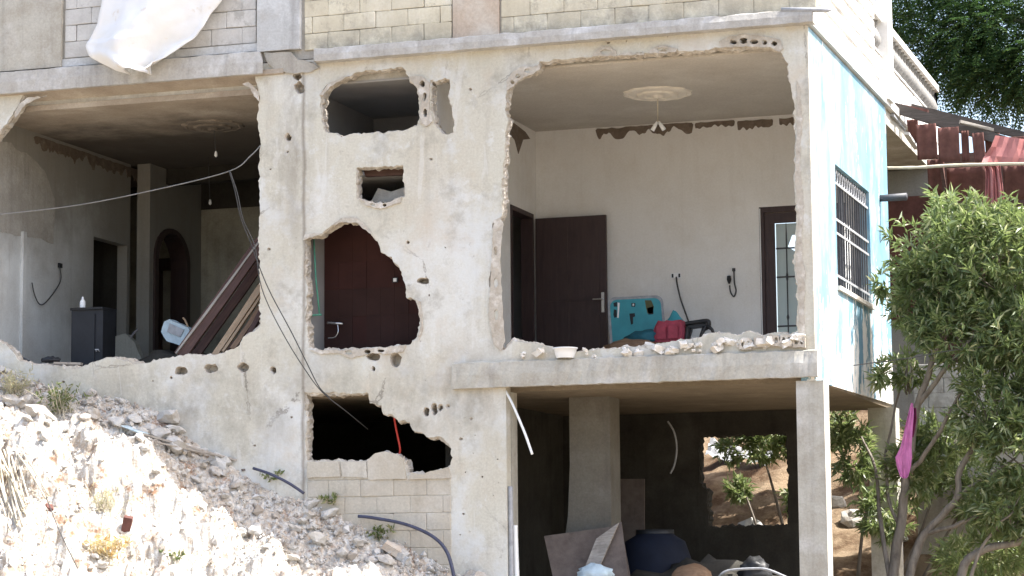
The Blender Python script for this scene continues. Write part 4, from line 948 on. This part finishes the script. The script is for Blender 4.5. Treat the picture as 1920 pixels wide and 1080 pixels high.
cable([(1252, 790, 2.0), (1264, 810, 2.0), (1269, 840, 2.0), (1265, 870, 2.0), (1257, 888, 2.0)], .012, 'wire_pale', 'curved grey cable hanging from the ceiling of the open bay')
cable([(957, 912, .05), (958, 1000, .05), (959, 1100, .05)], .03, 'iron_pale', 'light grey downpipe along the inner side of the pillar', 'drain_pipe')
cable([(965, 985, .12), (967, 1040, .12), (969, 1100, .12)], .035, 'white_plastic', 'short white pipe at the foot of the pillar', 'drain_pipe')
cable([(475, 878, -.15), (505, 888, -.2), (540, 905, -.2), (570, 925, -.18)], .018, 'hose', 'dark blue pipe half buried in weeds at the wall seam', 'plastic_hose')
o = MB().tube([at_x(1648, 372, .0), at_x(1648, 372, .0)+Vector((.10, 0, 0)), at_x(1648, 372, .0)+Vector((.36, -.02, 0))], [.045, .045, .05], 12).build('stove_pipe', 'iron', None, True); tag(o, 'short grey stovepipe sticking out of the blue side wall', 'pipe')
p = at_x(1648, 372, .0)

# ================================================================== OPEN BAY: BOARDS, DRUM, SCRAPS
def leaner(pts_y, th, name, mat, label, cat):
    """flat sheet through points given as (px, py, y)"""
    P_ = [at_y(*q) for q in pts_y]; n = (P_[1]-P_[0]).cross(P_[2]-P_[0]).normalized()*th
    mb = MB(); L = len(P_)
    for q in P_: mb.vert(q)
    for q in P_: mb.vert(q+n)
    mb.face(range(L)); mb.face([L+i for i in reversed(range(L))])
    for i in range(L): j = (i+1) % L; mb.face((i, j, L+j, L+i))
    return tag(mb.build(name, mat), label, cat)
bA = leaner([(1020, 1005, .95), (1165, 985, 1.15), (1200, 1180, .75), (1060, 1190, .55)], .02, 'plywood_sheet', 'board_ply', 'brown plywood sheet leaning on the inner column of the open bay', 'board')
leaner([(1143, 988, .88), (1165, 978, .9), (1190, 1180, .5), (1030, 1180, .45)], .02, 'plywood_sheet', 'board_ply', 'pointed brown board propped in front of the plywood sheet', 'board')
leaner([(1118, 1010, .80), (1160, 980, .84), (1085, 1150, .46), (1062, 1150, .46)], .02, 'wood_batten', 'grey_plank', 'diagonal batten across the leaning brown boards', 'batten')
p = at_y(1228, 1000, 2.2)
dr = thing('plastic_drum', 'dark navy plastic drum behind the leaning boards in the open bay', 'drum', (p.x, 2.2, -3.2))
MB().lathe([(.0, -3.2), (.40, -3.2), (.44, -3.1), (.45, -2.5), (.465, -2.47), (.45, -2.44), (.43, -2.2), (.36, -2.0), (.24, -1.93), (.22, -1.90), (.0, -1.89)], (p.x, 2.2, 0), 28).build('body', 'navy_plastic', dr, True)
MB().lathe([(.23, -1.91), (.23, -1.86), (.0, -1.85)], (p.x, 2.2, 0), 20).build('lid', 'black_plastic', dr, True)
hp = blob('scrap_heap', at_y(1330, 1130, 1.6), 1.0, .6, .45, 'dark_masonry', 5.5, None, 4, .45, 3.); tag(hp, 'dark heap of scrap along the bottom of the open bay', 'rubble')
tag(blob('rag', at_y(1115, 1078, .42), .20, .12, .12, 'rag_blue', 9.1, None, 3, .4, 2.5), 'pale blue rag at the foot of the leaning boards', 'rag')
tag(blob('clay_pot', at_y(1298, 1085, 1.0), .24, .16, .17, 'brown_plank', 1.1, None, 3, .15), 'rounded reddish-brown bundle at the bottom of the open bay', 'bundle')
tag(blob('dark_sack', at_y(1415, 1075, 1.2), .18, .14, .18, 'black_plastic', 6.1, None, 3, .4), 'small black sack on the right of the open bay', 'sack')
cable([(1345, 1085, 1.0), (1365, 1070, 1.0), (1420, 1066, 1.0), (1445, 1070, 1.0), (1480, 1085, 1.0)], .016, 'iron_pale', 'grey arched pipe lying in front of the small black sack', 'bent_pipe')
leaner([(1138, 898, 3.6), (1208, 898, 3.6), (1208, 1180, 3.6), (1138, 1180, 3.6)], .03, 'fibre_board', 'board_ply', 'dark upright board deep in the open bay behind the column', 'board')

# ================================================================== TARP OVER THE UPPER WALL
def curve_at(pts, t):
    t *= len(pts)-1; i = min(int(t), len(pts)-2); f_ = t-i; return (pts[i][0]*(1-f_)+pts[i+1][0]*f_, pts[i][1]*(1-f_)+pts[i+1][1]*f_)
Lp = [(205, -170), (196, -60), (190, 5), (181, 45), (166, 72), (158, 84), (165, 104), (196, 119), (222, 134), (246, 139)]
Rp = [(470, -170), (440, -60), (416, 0), (394, 28), (384, 52), (366, 74), (344, 92), (318, 113), (296, 121), (288, 136)]
mb = MB(); nu, nv = 40, 44
for j in range(nv+1):
    a = curve_at(Lp, j/nv); b = curve_at(Rp, j/nv)
    for i in range(nu+1):
        t = i/nu; px = a[0]+(b[0]-a[0])*t; py = a[1]+(b[1]-a[1])*t
        v = j/nv
        fold = .15*math.sin(t*7.5+1.8*v+.6)*(.35+v) + .05*fbm(t*4, v*4, 3, 3) + .10*max(0, 1-abs(t-.62-.12*v)*9)*v - .05*math.sin(math.pi*t)
        q = at_y(px, py, -.17); mb.vert((q.x, -.20-.10*v+fold*.9, q.z+.015*N(t*6, v*6)))
for j in range(nv):
    for i in range(nu): a = j*(nu+1)+i; mb.face((a, a+1, a+nu+2, a+nu+1))
tarp = mb.build('white_tarp', 'tarp', None, True); tag(tarp, 'white sheet draped from above over the upper left wall', 'tarp')
sm = tarp.modifiers.new('thick', 'SOLIDIFY'); sm.thickness = .012

# ================================================================== PORCH ROOF, SHEET, POLE
pr = thing('collapsed_porch_roof', 'collapsed porch roof with hanging clay tiles beyond the blue wall', 'roof', (.8, 6.2, 3.0))
def beam(a, b, w_, h_, name, mat, parent, jit=.006):
    A = Vector(a); Bp = Vector(b); d = (Bp-A); L = d.length; d.normalize(); s = d.cross(Vector((0, 0, 1))).normalized(); u = s.cross(d)
    M = Matrix((d, s, u)).transposed().to_4x4(); M.translation = A
    return MB().box((0, -w_/2, -h_/2), (L, w_/2, h_/2), 0, M, jit).build(name, mat, parent)
beam(at_y(1662, 198, 6), at_y(1960, 288, 6), .10, .13, 'beam', 'old_beam', pr)
beam(at_y(1668, 196, 6.4), at_y(1740, 210, 6.4), .1, .05, 'fascia', 'tile', pr)
beam(at_y(1700, 200, 7.4), at_y(1950, 262, 7.4), .09, .11, 'beam', 'old_beam', pr)
beam(at_y(1675, 210, 5.9), at_y(1715, 262, 8.6), .05, .07, 'rafter', 'old_beam', pr)
beam(at_y(1800, 228, 5.8), at_y(1862, 244, 6.0), .05, .05, 'batten', 'grey_plank', pr)
beam(at_y(1668, 216, 5.6), at_y(1690, 244, 6.8), .12, .03, 'flashing', 'iron_pale', pr)
beam(at_y(1700, 250, 6.2), at_y(1718, 278, 6.9), .06, .03, 'flashing', 'white_plastic', pr)
def roof_tile(px0, py0, px1, py1, y, tilt, rot=0.):
    """pan tile with raised side rolls and a lower lip"""
    a = at_y(px0, py0, y); b = at_y(px1, py1, y); W = b.x-a.x; H = a.z-b.z; mb = MB(); nx, nz = 10, 5
    for j in range(nz+1):
        for i in range(nx+1):
            t = i/nx; e = .028*(math.exp(-((t-.04)/.07)**2)+math.exp(-((t-.96)/.07)**2)+.6*math.exp(-((t-.5)/.06)**2))
            if j == nz: e += .012
            mb.vert((a.x+W*t+rot*j/nz*H, y-e+tilt*j/nz, a.z-H*j/nz+.004*N(t*9, j, px0)))
    for j in range(nz):
        for i in range(nx): q_ = j*(nx+1)+i; mb.face((q_, q_+1, q_+nx+2, q_+nx+1))
    o = mb.build('roof_tile', 'tile', pr, True); s_ = o.modifiers.new('thick', 'SOLIDIFY'); s_.thickness = .018
for t in ((1717, 234, 1757, 296, 5.8, .1), (1758, 240, 1800, 300, 5.8, .1, -.02), (1802, 246, 1818, 302, 5.95, .05), (1822, 250, 1846, 305, 5.9, .05, .05), (1846, 252, 1876, 300, 6.0, .12), (1738, 300, 1772, 360, 6.4, .1), (1775, 316, 1850, 372, 6.6, .1), (1880, 258, 1925, 300, 6.2, .1), (1880, 312, 1925, 372, 6.6, .1), (1700, 225, 1722, 262, 6.5, .2)): roof_tile(*t)
beam(at_y(1765, 312, 6.3), at_y(1776, 380, 6.3), .05, .05, 'prop', 'dark_plank', pr)
MB().tube([at_y(1842, 300, 6.05), at_y(1852, 315, 6.05), at_y(1853, 352, 6.05)], .03, 6).build('strut', 'dark_plank', pr)
# red sheet metal, crumpled
sh = thing('red_metal_sheet', 'bent pinkish-red metal sheet hanging right of the porch tiles', 'metal sheet', at_y(1880, 310, 5.5))
def sheet_piece(rows, y, name):
    mb = MB(); n = 12
    for j, (a_, b_) in enumerate(rows):
        for i in range(n+1):
            t = i/n; q = at_y(a_[0]+(b_[0]-a_[0])*t, a_[1]+(b_[1]-a_[1])*t, y+(.0, .05, .015, .07, .02)[i % 5]*.8+.05*N(t*4, j*.8)-.03*j); mb.vert(q)
    for j in range(len(rows)-1):
        for i in range(n): a_ = j*(n+1)+i; mb.face((a_, a_+1, a_+n+2)); mb.face((a_, a_+n+2, a_+n+1))
    o = mb.build(name, 'red_sheet', sh, False); s_ = o.modifiers.new('thick', 'SOLIDIFY'); s_.thickness = .006
sheet_piece([((1866, 254), (1975, 268)), ((1858, 275), (1975, 285)), ((1846, 292), (1975, 300)), ((1840, 305), (1975, 310))], 5.5, 'upper_fold')
sheet_piece([((1842, 309), (1876, 309)), ((1848, 320), (1877, 320)), ((1848, 345), (1880, 345)), ((1846, 385), (1884, 385))], 5.46, 'lower_strip')
po = MB().tube(smooth_path([at_y(1658, 315, 5.2), at_y(1720, 314, 5.3), at_y(1780, 310, 5.35), at_y(1850, 308, 5.4), at_y(1990, 306, 5.4)], 5), [.022+.006*N(i*.9) for i in range(21)], 7).build('wooden_pole', 'pole', None, True); tag(po, 'pale knotty pole lying level under the hanging roof tiles', 'pole')
#PART4
# ================================================================== VEGETATION
def leaf(mb, p, d, L, W, nrm):
    s = d.cross(nrm)
    if s.length < 1e-4: s = d.orthogonal()
    s.normalize(); u = s.cross(d); n = len(mb.v)
    mid = p+d*(L*.45)
    mb.v += [tuple(p), tuple(mid+s*W*.5+u*W*.16), tuple(p+d*L-u*L*.10), tuple(mid-s*W*.5+u*W*.16)]
    mb.f += [(n, n+1, n+2), (n, n+2, n+3)]; mb.mi += [0, 0]
def rv(): return Vector((random.gauss(0, 1), random.gauss(0, 1), random.gauss(0, 1))).normalized()
def clump_leaves(mb, c, out, k_, L, W, spread=1.0, droop=.0):
    """a leafy shoot: leaves fan out from its last few centimetres"""
    for i in range(k_):
        t = random.random(); p = c - out*(t*.16)
        d = (out*(.9-.5*t) + rv()*spread*.75 + Vector((0, 0, -droop))).normalized()
        l = L*random.uniform(.6, 1.2); leaf(mb, p, d, l, W*random.uniform(.7, 1.25), (Vector((0, 0, 1))+rv()*.7).normalized())
def crown(lobes, tips, k_, L, W, spread=1., droop=0., hollow=.55, up_=.4):
    """lobes: (centre, radii, weight); shoots sit mostly in the outer shell"""
    mb = MB(); tot = sum(l[2] for l in lobes)
    for c, r, wgt in lobes:
        c = Vector(c)
        for i in range(int(tips*wgt/tot)):
            d = rv(); q = random.uniform(hollow, 1.)**.7; q *= 1+.28*fbm(d.x*2.2+c.x, d.y*2.2, d.z*2.2+c.z, 3)
            p = c+Vector((d.x*r[0], d.y*r[1], d.z*r[2]))*q
            if fbm(p.x*1.7, p.y*1.7, p.z*1.7, 2) < -.42: continue
            if fbm(p.x*3.1+9, p.y*3.1, p.z*3.1, 2) < -.38: continue
            o = (d+Vector((0, 0, up_))+rv()*.45).normalized(); clump_leaves(mb, p, o, k_, L, W, spread, droop)
    return mb
def at3(px, py, y): return at_y(px, py, y)
# tall shrub against the right end of the house
sb = thing('oleander_shrub', 'tall leafy shrub with long narrow leaves growing against the blue wall', 'shrub', (.5, 3.1, -3.1))
Y = 3.1
lob = []
for (px, py, y, rx, ry, rz, w_) in ((1790, 470, 3.1, .82, .75, .78, 1.1), (1880, 500, 3.0, .8, .8, .8, 1.0), (1740, 560, 3.3, .52, .55, .6, .6), (1830, 620, 2.9, .85, .7, .5, .8), (1930, 640, 2.8, .7, .7, .7, .8), (2030, 520, 3.0, .9, .9, 1.0, .8), (1860, 760, 2.7, .55, .6, .55, .45), (1930, 830, 2.6, .6, .6, .6, .5), (1700, 690, 3.6, .28, .3, .28, .14), (1890, 950, 2.7, .5, .6, .4, .3), (2020, 800, 2.7, .8, .8, 1.1, .5), (1760, 820, 3.6, .5, .4, .35, .24), (1600, 850, 4.4, .36, .35, .5, .28), (1720, 880, 3.4, .45, .4, .45, .3), (1660, 960, 4.6, .4, .4, .4, .2), (1840, 1040, 3.2, .6, .5, .35, .25), (1650, 700, 2.6, .10, .1, .2, .03), (1655, 530, 2.6, .14, .14, .2, .05), (1980, 960, 2.7, .6, .6, .5, .3)):
    lob.append((at3(px, py, y), (rx, ry, rz), w_))
crown(lob, 3500, 12, .155, .038, 1.0, .2).build('crown', 'leaf_shrub', sb)
mb = MB()
for path, r0, r1 in (([(1655, 1300, 3.0), (1672, 1100, 3.1), (1692, 960, 3.1), (1702, 880, 3.1), (1722, 760, 3.1), (1748, 680, 3.1), (1775, 600, 3.1), (1800, 500, 3.1)], .075, .02), ([(1690, 1300, 3.0), (1705, 1090, 2.9), (1735, 1000, 2.9), (1790, 940, 2.8), (1802, 880, 2.8), (1850, 800, 2.9), (1880, 700, 3.0), (1890, 560, 3.0)], .06, .02), ([(1770, 1300, 2.7), (1800, 1085, 2.6), (1845, 1032, 2.6), (1930, 1005, 2.6), (2000, 900, 2.6)], .065, .03), ([(1722, 760, 3.1), (1765, 700, 3.0), (1810, 650, 2.9), (1850, 590, 2.9)], .035, .015), ([(1700, 890, 3.1), (1735, 850, 3.0), (1790, 760, 2.9), (1830, 680, 2.9)], .035, .015), ([(1735, 1000, 2.9), (1790, 985, 2.7), (1860, 960, 2.6), (1930, 940, 2.6)], .03, .015), ([(1672, 1100, 3.1), (1650, 980, 3.3), (1640, 880, 3.6), (1615, 820, 4.0)], .035, .012), ([(1790, 1300, 2.4), (1815, 1100, 2.4), (1850, 1010, 2.4), (1900, 960, 2.4)], .03, .012), ([(1690, 990, 3.1), (1668, 940, 3.2), (1660, 860, 3.4), (1680, 760, 3.6), (1700, 690, 3.6)], .025, .01), ([(1748, 680, 3.1), (1735, 620, 3.2), (1740, 540, 3.3)], .022, .01), ([(1790, 940, 2.8), (1830, 905, 2.7), (1890, 870, 2.6), (1930, 830, 2.6)], .025, .01)):
    pts = smooth_path([at3(*q) for q in path], 4); n = len(pts); pts = [q+rv()*.012 for q in pts]
    mb.tube(pts, [r0+(r1-r0)*i/(n-1) for i in range(n)], 7)
for i in range(70):
    l = random.choice(lob[:12]); c = Vector(l[0]); d = rv(); e = c+Vector((d.x*l[1][0], d.y*l[1][1], d.z*l[1][2]))*.9; s_ = c+(e-c)*.1+Vector((0, 0, -.3))
    mb.tube([s_, s_.lerp(e, .5)+rv()*.05, e], [.012, .008, .004], 5)
mb.build('trunk', 'bark', sb, True)
# shrub on the bank behind the open bay
s2 = thing('bank_shrub', 'shaded green shrub on the earth bank behind the open bay', 'shrub', (-1.6, 7.2, -1.8))
crown([((-2.3, 7.6, -.55), (.75, .6, .32), .8), ((-1.45, 7.3, -.45), (.6, .5, .28), .6), ((-.35, 6.6, -.75), (.35, .4, .45), .5), ((-2.35, 6.4, -1.25), (.22, .2, .2), .15), ((-1.55, 6.2, -1.35), (.18, .2, .26), .14), ((.35, 6.4, -.9), (.35, .4, .5), .4), ((.9, 6.3, -1.3), (.5, .5, .5), .5), ((1.7, 5.6, -1.6), (.7, .6, .6), .6), ((1.0, 5.2, -2.2), (.6, .4, .35), .4), ((-1.9, 8.6, -.1), (.9, .5, .4), .6)], 1500, 11, .13, .04, 1.1, .2).build('crown', 'leaf_shrub', s2)
mb = MB()
for e in ((-2.3, 7.6, -.6), (-1.5, 7.3, -.5), (-.4, 6.6, -.8), (-2.3, 6.4, -1.2), (-1.5, 6.2, -1.3), (.4, 6.4, -1.), (.9, 6.3, -1.3)):
    e = Vector(e); b_ = Vector((-1.3+(e.x+1.3)*.6, e.y-.1, ground_z(e.x, e.y)-.1)); mb.tube(smooth_path([b_, b_.lerp(e, .5)+rv()*.1, e], 4), [.03-.0025*i for i in range(9)], 6)
mb.build('stems', 'bark', s2, True)
for i in range(26):
    x = random.uniform(-3.2, 1.6); y = random.uniform(5.6, 8.5); put_stone(x, y, random.uniform(.06, .22), g, ground_z)
# fallen grey sheets on the bank
for i, (px, py, y, w_, l) in enumerate(((1360, 855, 7.0, .55, 'crumpled grey sheet on the bank, seen through the bay window'), (1425, 862, 7.2, .45, 'second grey sheet right of the crumpled one on the bank'))):
    t_ = 31.; q = CAM+ray(px, py)*t_
    while q.z > ground_z(q.x, q.y)+.10 and t_ < 60: t_ += .05; q = CAM+ray(px, py)*t_
    y = q.y; mb = MB(); n = 9
    for j in range(n+1):
        for i2 in range(n+1): u, v = i2/n-.5, j/n-.5; mb.vert((q.x+u*w_, y+v*.35, q.z+.06-u*.15+v*.25+.10*fbm(u*4+i, v*4, 1, 3)))
    for j in range(n):
        for i2 in range(n): a = j*(n+1)+i2; mb.face((a, a+1, a+n+2, a+n+1))
    tag(mb.build('fallen_sheet', 'iron_pale'), l, 'sheet')
# big dark tree beyond the terrace
bt = thing('feathery_tree', 'big dark feathery-leaved tree rising behind the terrace balustrade', 'tree', (2.6, 15, ground_z(2.6, 15)))
lobes = [((1.2, 14.2, 7.2), (1.9, 1.6, 1.3), 1.5), ((3.4, 14.6, 7.0), (2.0, 1.8, 1.8), 1.1), ((.55, 13.6, 6.35), (1.0, 1.1, .75), .9), ((1.7, 13.4, 5.7), (1.1, 1.1, .8), 1.1), ((2.8, 13.8, 5.2), (1.3, 1.2, .9), .9), ((-.45, 14.2, 7.2), (1.1, 1.1, .9), .9), ((2.0, 15.2, 8.8), (2.6, 2.0, 1.2), .8), ((.35, 13.4, 5.55), (.55, .5, .4), .3), ((-1.2, 14.6, 8.0), (.9, 1, .8), .4), ((1.5, 14.6, 6.3), (1.8, .9, 1.3), 1.2), ((-.6, 14, 6.5), (.75, .8, .65), .6), ((-.05, 14, 5.95), (.6, .6, .5), .4)]
def feather(mb, p, d, n, L):
    d = d.normalized(); s = d.cross(Vector((0, 0, 1)));
    if s.length < .05: s = Vector((1, 0, 0))
    s.normalize(); sag = Vector((0, 0, -1))
    for i in range(n):
        t = i/n; q = p+d*(L*t)+sag*(L*.45*t*t)
        for sg in (-1, 1): leaf(mb, q, (s*sg+d*.5+sag*.25+rv()*.2).normalized(), .10*random.uniform(.7, 1.2)*(1-.35*t), .034, Vector((0, 0, 1))+rv()*.4)
mb = MB()
tot = sum(l[2] for l in lobes)
for c, r, wgt in lobes:
    for i in range(int(7000*wgt/tot)):
        d = rv(); q = random.uniform(.5, 1.)**.7*(1+.3*fbm(d.x*2+c[0], d.y*2, d.z*2+c[2], 3)); p = Vector(c)+Vector((d.x*r[0], d.y*r[1], d.z*r[2]))*q
        if fbm(p.x*1.2, p.y*1.2, p.z*1.2, 3) < -.52: continue
        feather(mb, p, d+Vector((0, 0, -.1))+rv()*.5, 8, .38)
mb.build('crown', 'leaf_tree', bt)
mb = MB(); b0 = Vector((2.6, 15, ground_z(2.6, 15)-.3))
mb.tube(smooth_path([b0, (2.5, 15, 3.0), (2.3, 15, 4.6), (2.4, 15, 6.4), (2.5, 15.2, 8.4)], 5), [.26-.009*i for i in range(21)], 10)
for e in ((.9, 14, 6.0), (1.6, 14.5, 7.6), (3.8, 15, 7.2), (3.2, 14.5, 5.4), (-.3, 14.6, 7.2), (1.9, 14, 5.4)):
    e = Vector(e); mb.tube(smooth_path([(2.35, 15, e.z-1.6), Vector((2.35, 15, e.z-1.0)).lerp(e, .5), e], 4), [.10-.009*i for i in range(9)], 7)
mb.build('trunk', 'bark', bt, True)
# unseen tree added off the right side to shade the bank
ot = thing('unseen_shade_tree', 'unseen leafy tree added right of the bank to shade it', 'tree', (3.9, 7, ground_z(3.9, 7)))
crown([((3.6, 6.6, 2.8), (1.3, 1.6, 1.2), 1.), ((3.1, 7.6, 2.2), (.9, 1.2, .9), .6), ((4.8, 7.0, 3.4), (1.3, 1.5, 1.2), .8), ((2.9, 5.6, 1.6), (.7, .8, .8), .5)], 1500, 10, .17, .055, 1., .15).build('crown', 'leaf_shrub', ot)
MB().tube(smooth_path([(3.9, 7, ground_z(3.9, 7)-.2), (3.8, 7, .8), (3.7, 6.9, 2.6)], 5), [.14-.008*i for i in range(11)], 8).build('trunk', 'bark', ot, True)
# low block wall on the bank
q0 = at_y(1672, 740, 6.9); lw_ = thing('garden_wall', 'low grey block wall on the bank behind the tall shrub', 'wall', (1.6, 7.0, -1.2))
core = MB().box((.0, 6.92, -2.4), (3.4, 7.1, .42)).build('core', 'mortar', lw_)
lay_blocks(core, .0, 3.4, -.78, 6, FW(6.90), 0, 'block_grey', bh=.2)
# pink and maroon cloth snagged in the shrub
pc = thing('pink_cloth', 'pink cloth strip dangling from a branch of the tall shrub', 'cloth', at_y(1695, 890, 2.55))
def hang(rows, y, mat, name, par):
    mb = MB(); n = 8
    for j, (a_, b_, py) in enumerate(rows):
        for i in range(n+1): t = i/n; mb.vert(at_y(a_+(b_-a_)*t, py, y+.022*abs(math.sin(t*7+j*.35))+.02*N(t*3, j*.6)))
    for j in range(len(rows)-1):
        for i in range(n): a = j*(n+1)+i; mb.face((a, a+1, a+n+2, a+n+1))
    o = mb.build(name, mat, par, False); s_ = o.modifiers.new('thick', 'SOLIDIFY'); s_.thickness = .006
hang([(1708, 1711, 756), (1703, 1713, 775), (1697, 1711, 800), (1693, 1710, 820), (1688, 1709, 840), (1679, 1710, 858), (1682, 1708, 875), (1688, 1703, 893), (1693, 1700, 897)], 2.5, 'pink_cloth', 'drape', pc)
hang([(1710, 1717, 765), (1709, 1718, 785), (1709, 1715, 805), (1708, 1712, 820)], 2.56, 'maroon_cloth', 'lining', pc)
o = MB().tube(smooth_path([at_y(1560, 690, 2.3), at_y(1700, 672, 2.4), at_y(1800, 655, 2.4), at_y(1960, 640, 2.4)], 5), .006, 5).build('garden_wire', 'wire'); tag(o, 'thin dark wire stretched across the tall shrub', 'wire')

# weeds and dry growth on the rubble slope
def on_slope(px, py):
    """where the line of sight through a photo point meets the slope"""
    d = ray(px, py); t = (-5.5-CAM.y)/d.y
    while t < 27.5/d.y:
        p_ = CAM+d*t
        if p_.z < slope_z(p_.x, p_.y): return p_
        t += .01
    return CAM+d*(26.1/d.y)
def weed(px, py, h, n, L, W, mat, label, name='dry_weed', w_=.2):
    b = on_slope(px, py); t = thing(name, label, 'weed', b); mb = MB(); st = MB()
    for i in range(n):
        e = b+Vector((random.gauss(0, w_*.6), random.gauss(0, w_*.6), h*random.uniform(.5, 1.05))); mid = b.lerp(e, .5)+rv()*.04
        s0 = b+Vector((random.gauss(0, w_*.25), random.gauss(0, w_*.25), -.06)); st.tube([s0, mid, e], [.005, .004, .002], 4)
        for k_ in range(9):
            u = random.uniform(.25, 1.); p = s0.lerp(mid, u*2) if u < .5 else mid.lerp(e, u*2-1)
            leaf(mb, p, (rv()+Vector((0, 0, .5))).normalized(), L*random.uniform(.5, 1.2), W, rv())
    mb.build('leaves', mat, t); st.build('stems', 'straw', t)
weed(25, 745, .34, 26, .09, .020, 'leaf_dry', 'pale dry bush at the far left top of the rubble slope')
weed(108, 778, .36, 40, .08, .022, 'leaf_weed', 'greenish dry bush on the slope edge below the left opening', w_=.28)
weed(515, 908, .16, 26, .08, .04, 'leaf_weed', 'low green weed by the seam of the front wall', 'green_weed')
weed(625, 950, .14, 16, .08, .04, 'leaf_weed', 'low green weed below the lower opening blocks', 'green_weed')
weed(545, 895, .10, 12, .08, .03, 'leaf_weed', 'small green weed beside the half-buried blue pipe', 'green_weed', .12)
weed(715, 1010, .12, 12, .08, .04, 'leaf_weed', 'small green weed near the end of the dark hose', 'green_weed', .14)
weed(200, 1050, .26, 34, .10, .02, 'leaf_gold', 'golden dry tuft low on the sunlit slope', w_=.26)
weed(330, 1050, .10, 8, .06, .03, 'leaf_weed', 'tiny green sprout right of the golden tuft', 'green_weed', .1)
weed(200, 960, .30, 22, .07, .012, 'leaf_dry', 'brittle dry stalks above the golden tuft', w_=.2)
# bundle of bleached stalks on the far left
sk = thing('dry_stalk_bundle', 'bundle of bleached dry stalks at the far left of the slope', 'stalks', on_slope(30, 940))
for i in range(22):
    a = (random.uniform(-20, 45), random.uniform(840, 900)); b = (a[0]+random.uniform(10, 60), a[1]+random.uniform(60, 125))
    pts = [on_slope(a[0]+(b[0]-a[0])*t, a[1]+(b[1]-a[1])*t)+Vector((0, -.03-.06*math.sin(math.pi*t), .04+.07*math.sin(math.pi*t))) for t in (0, .35, .7, 1)]
    MB().tube(smooth_path(pts, 4), .011, 5).build('stalk', 'straw', sk, True)
# laths and scraps lying along the foot of the wall
def lath(a, b, r, mat, label, lift=.06, name='wood_lath'):
    A = on_slope(*a)+Vector((0, 0, lift)); Bp = on_slope(*b)+Vector((0, 0, lift)); o = beam(A, Bp, r*2, r, name, mat, None, .002); tag(o, label, 'lath'); return o
lath((262, 822), (470, 880), .022, 'grey_plank', 'longest pale lath lying along the foot of the front wall')
lath((290, 838), (440, 872), .018, 'grey_plank', 'thinner lath just below the longest one')
lath((350, 850), (510, 895), .014, 'pole', 'thin pale stick lying lowest along the wall foot')
o = beam(on_slope(232, 803)+Vector((0, 0, .03)), on_slope(272, 818)+Vector((0, 0, .03)), .14, .012, 'sheet_scrap', 'rag_blue', None); tag(o, 'pale blue-white sheet scrap above the laths', 'sheet')
o = beam(on_slope(452, 888)+Vector((0, 0, .04)), on_slope(500, 880)+Vector((0, 0, .04)), .10, .03, 'board_scrap', 'board_ply', None); tag(o, 'brown board scrap beside the green weed at the seam', 'board')
p = on_slope(238, 985); bk = MB().box((-.05, -.05, -.10), (.05, .05, .10)).build('brick_shard', 'tile', None, False, p); bk.rotation_euler = (.3, .2, .4); tag(bk, 'reddish brick shard standing in the sunlit slope', 'brick')
p = on_slope(90, 955); bk = MB().box((-.04, -.04, -.05), (.04, .04, .05)).build('brick_shard', 'tile', None, False, p); bk.rotation_euler = (.7, .2, .9); tag(bk, 'small reddish brick shard beside the dry stalks', 'brick')
o = MB().tube(smooth_path([on_slope(95, 950)+Vector((0, -.1, .1)), on_slope(120, 1010)+Vector((0, -.1, .08)), on_slope(150, 1075)+Vector((0, -.05, .05))], 5), .006, 5).build('guy_wire', 'wire'); tag(o, 'thin dark wire running down the sunlit slope', 'wire')
p = on_slope(740, 1040)+Vector((0, 0, .06)); bk = MB().box((-.13, -.09, -.04), (.13, .09, .04), jit=.02).build('concrete_chunk', 'pink_render', None, False, p); bk.rotation_euler = (.2, .5, .3); tag(bk, 'tilted brownish slab chunk near the end of the hose', 'chunk')
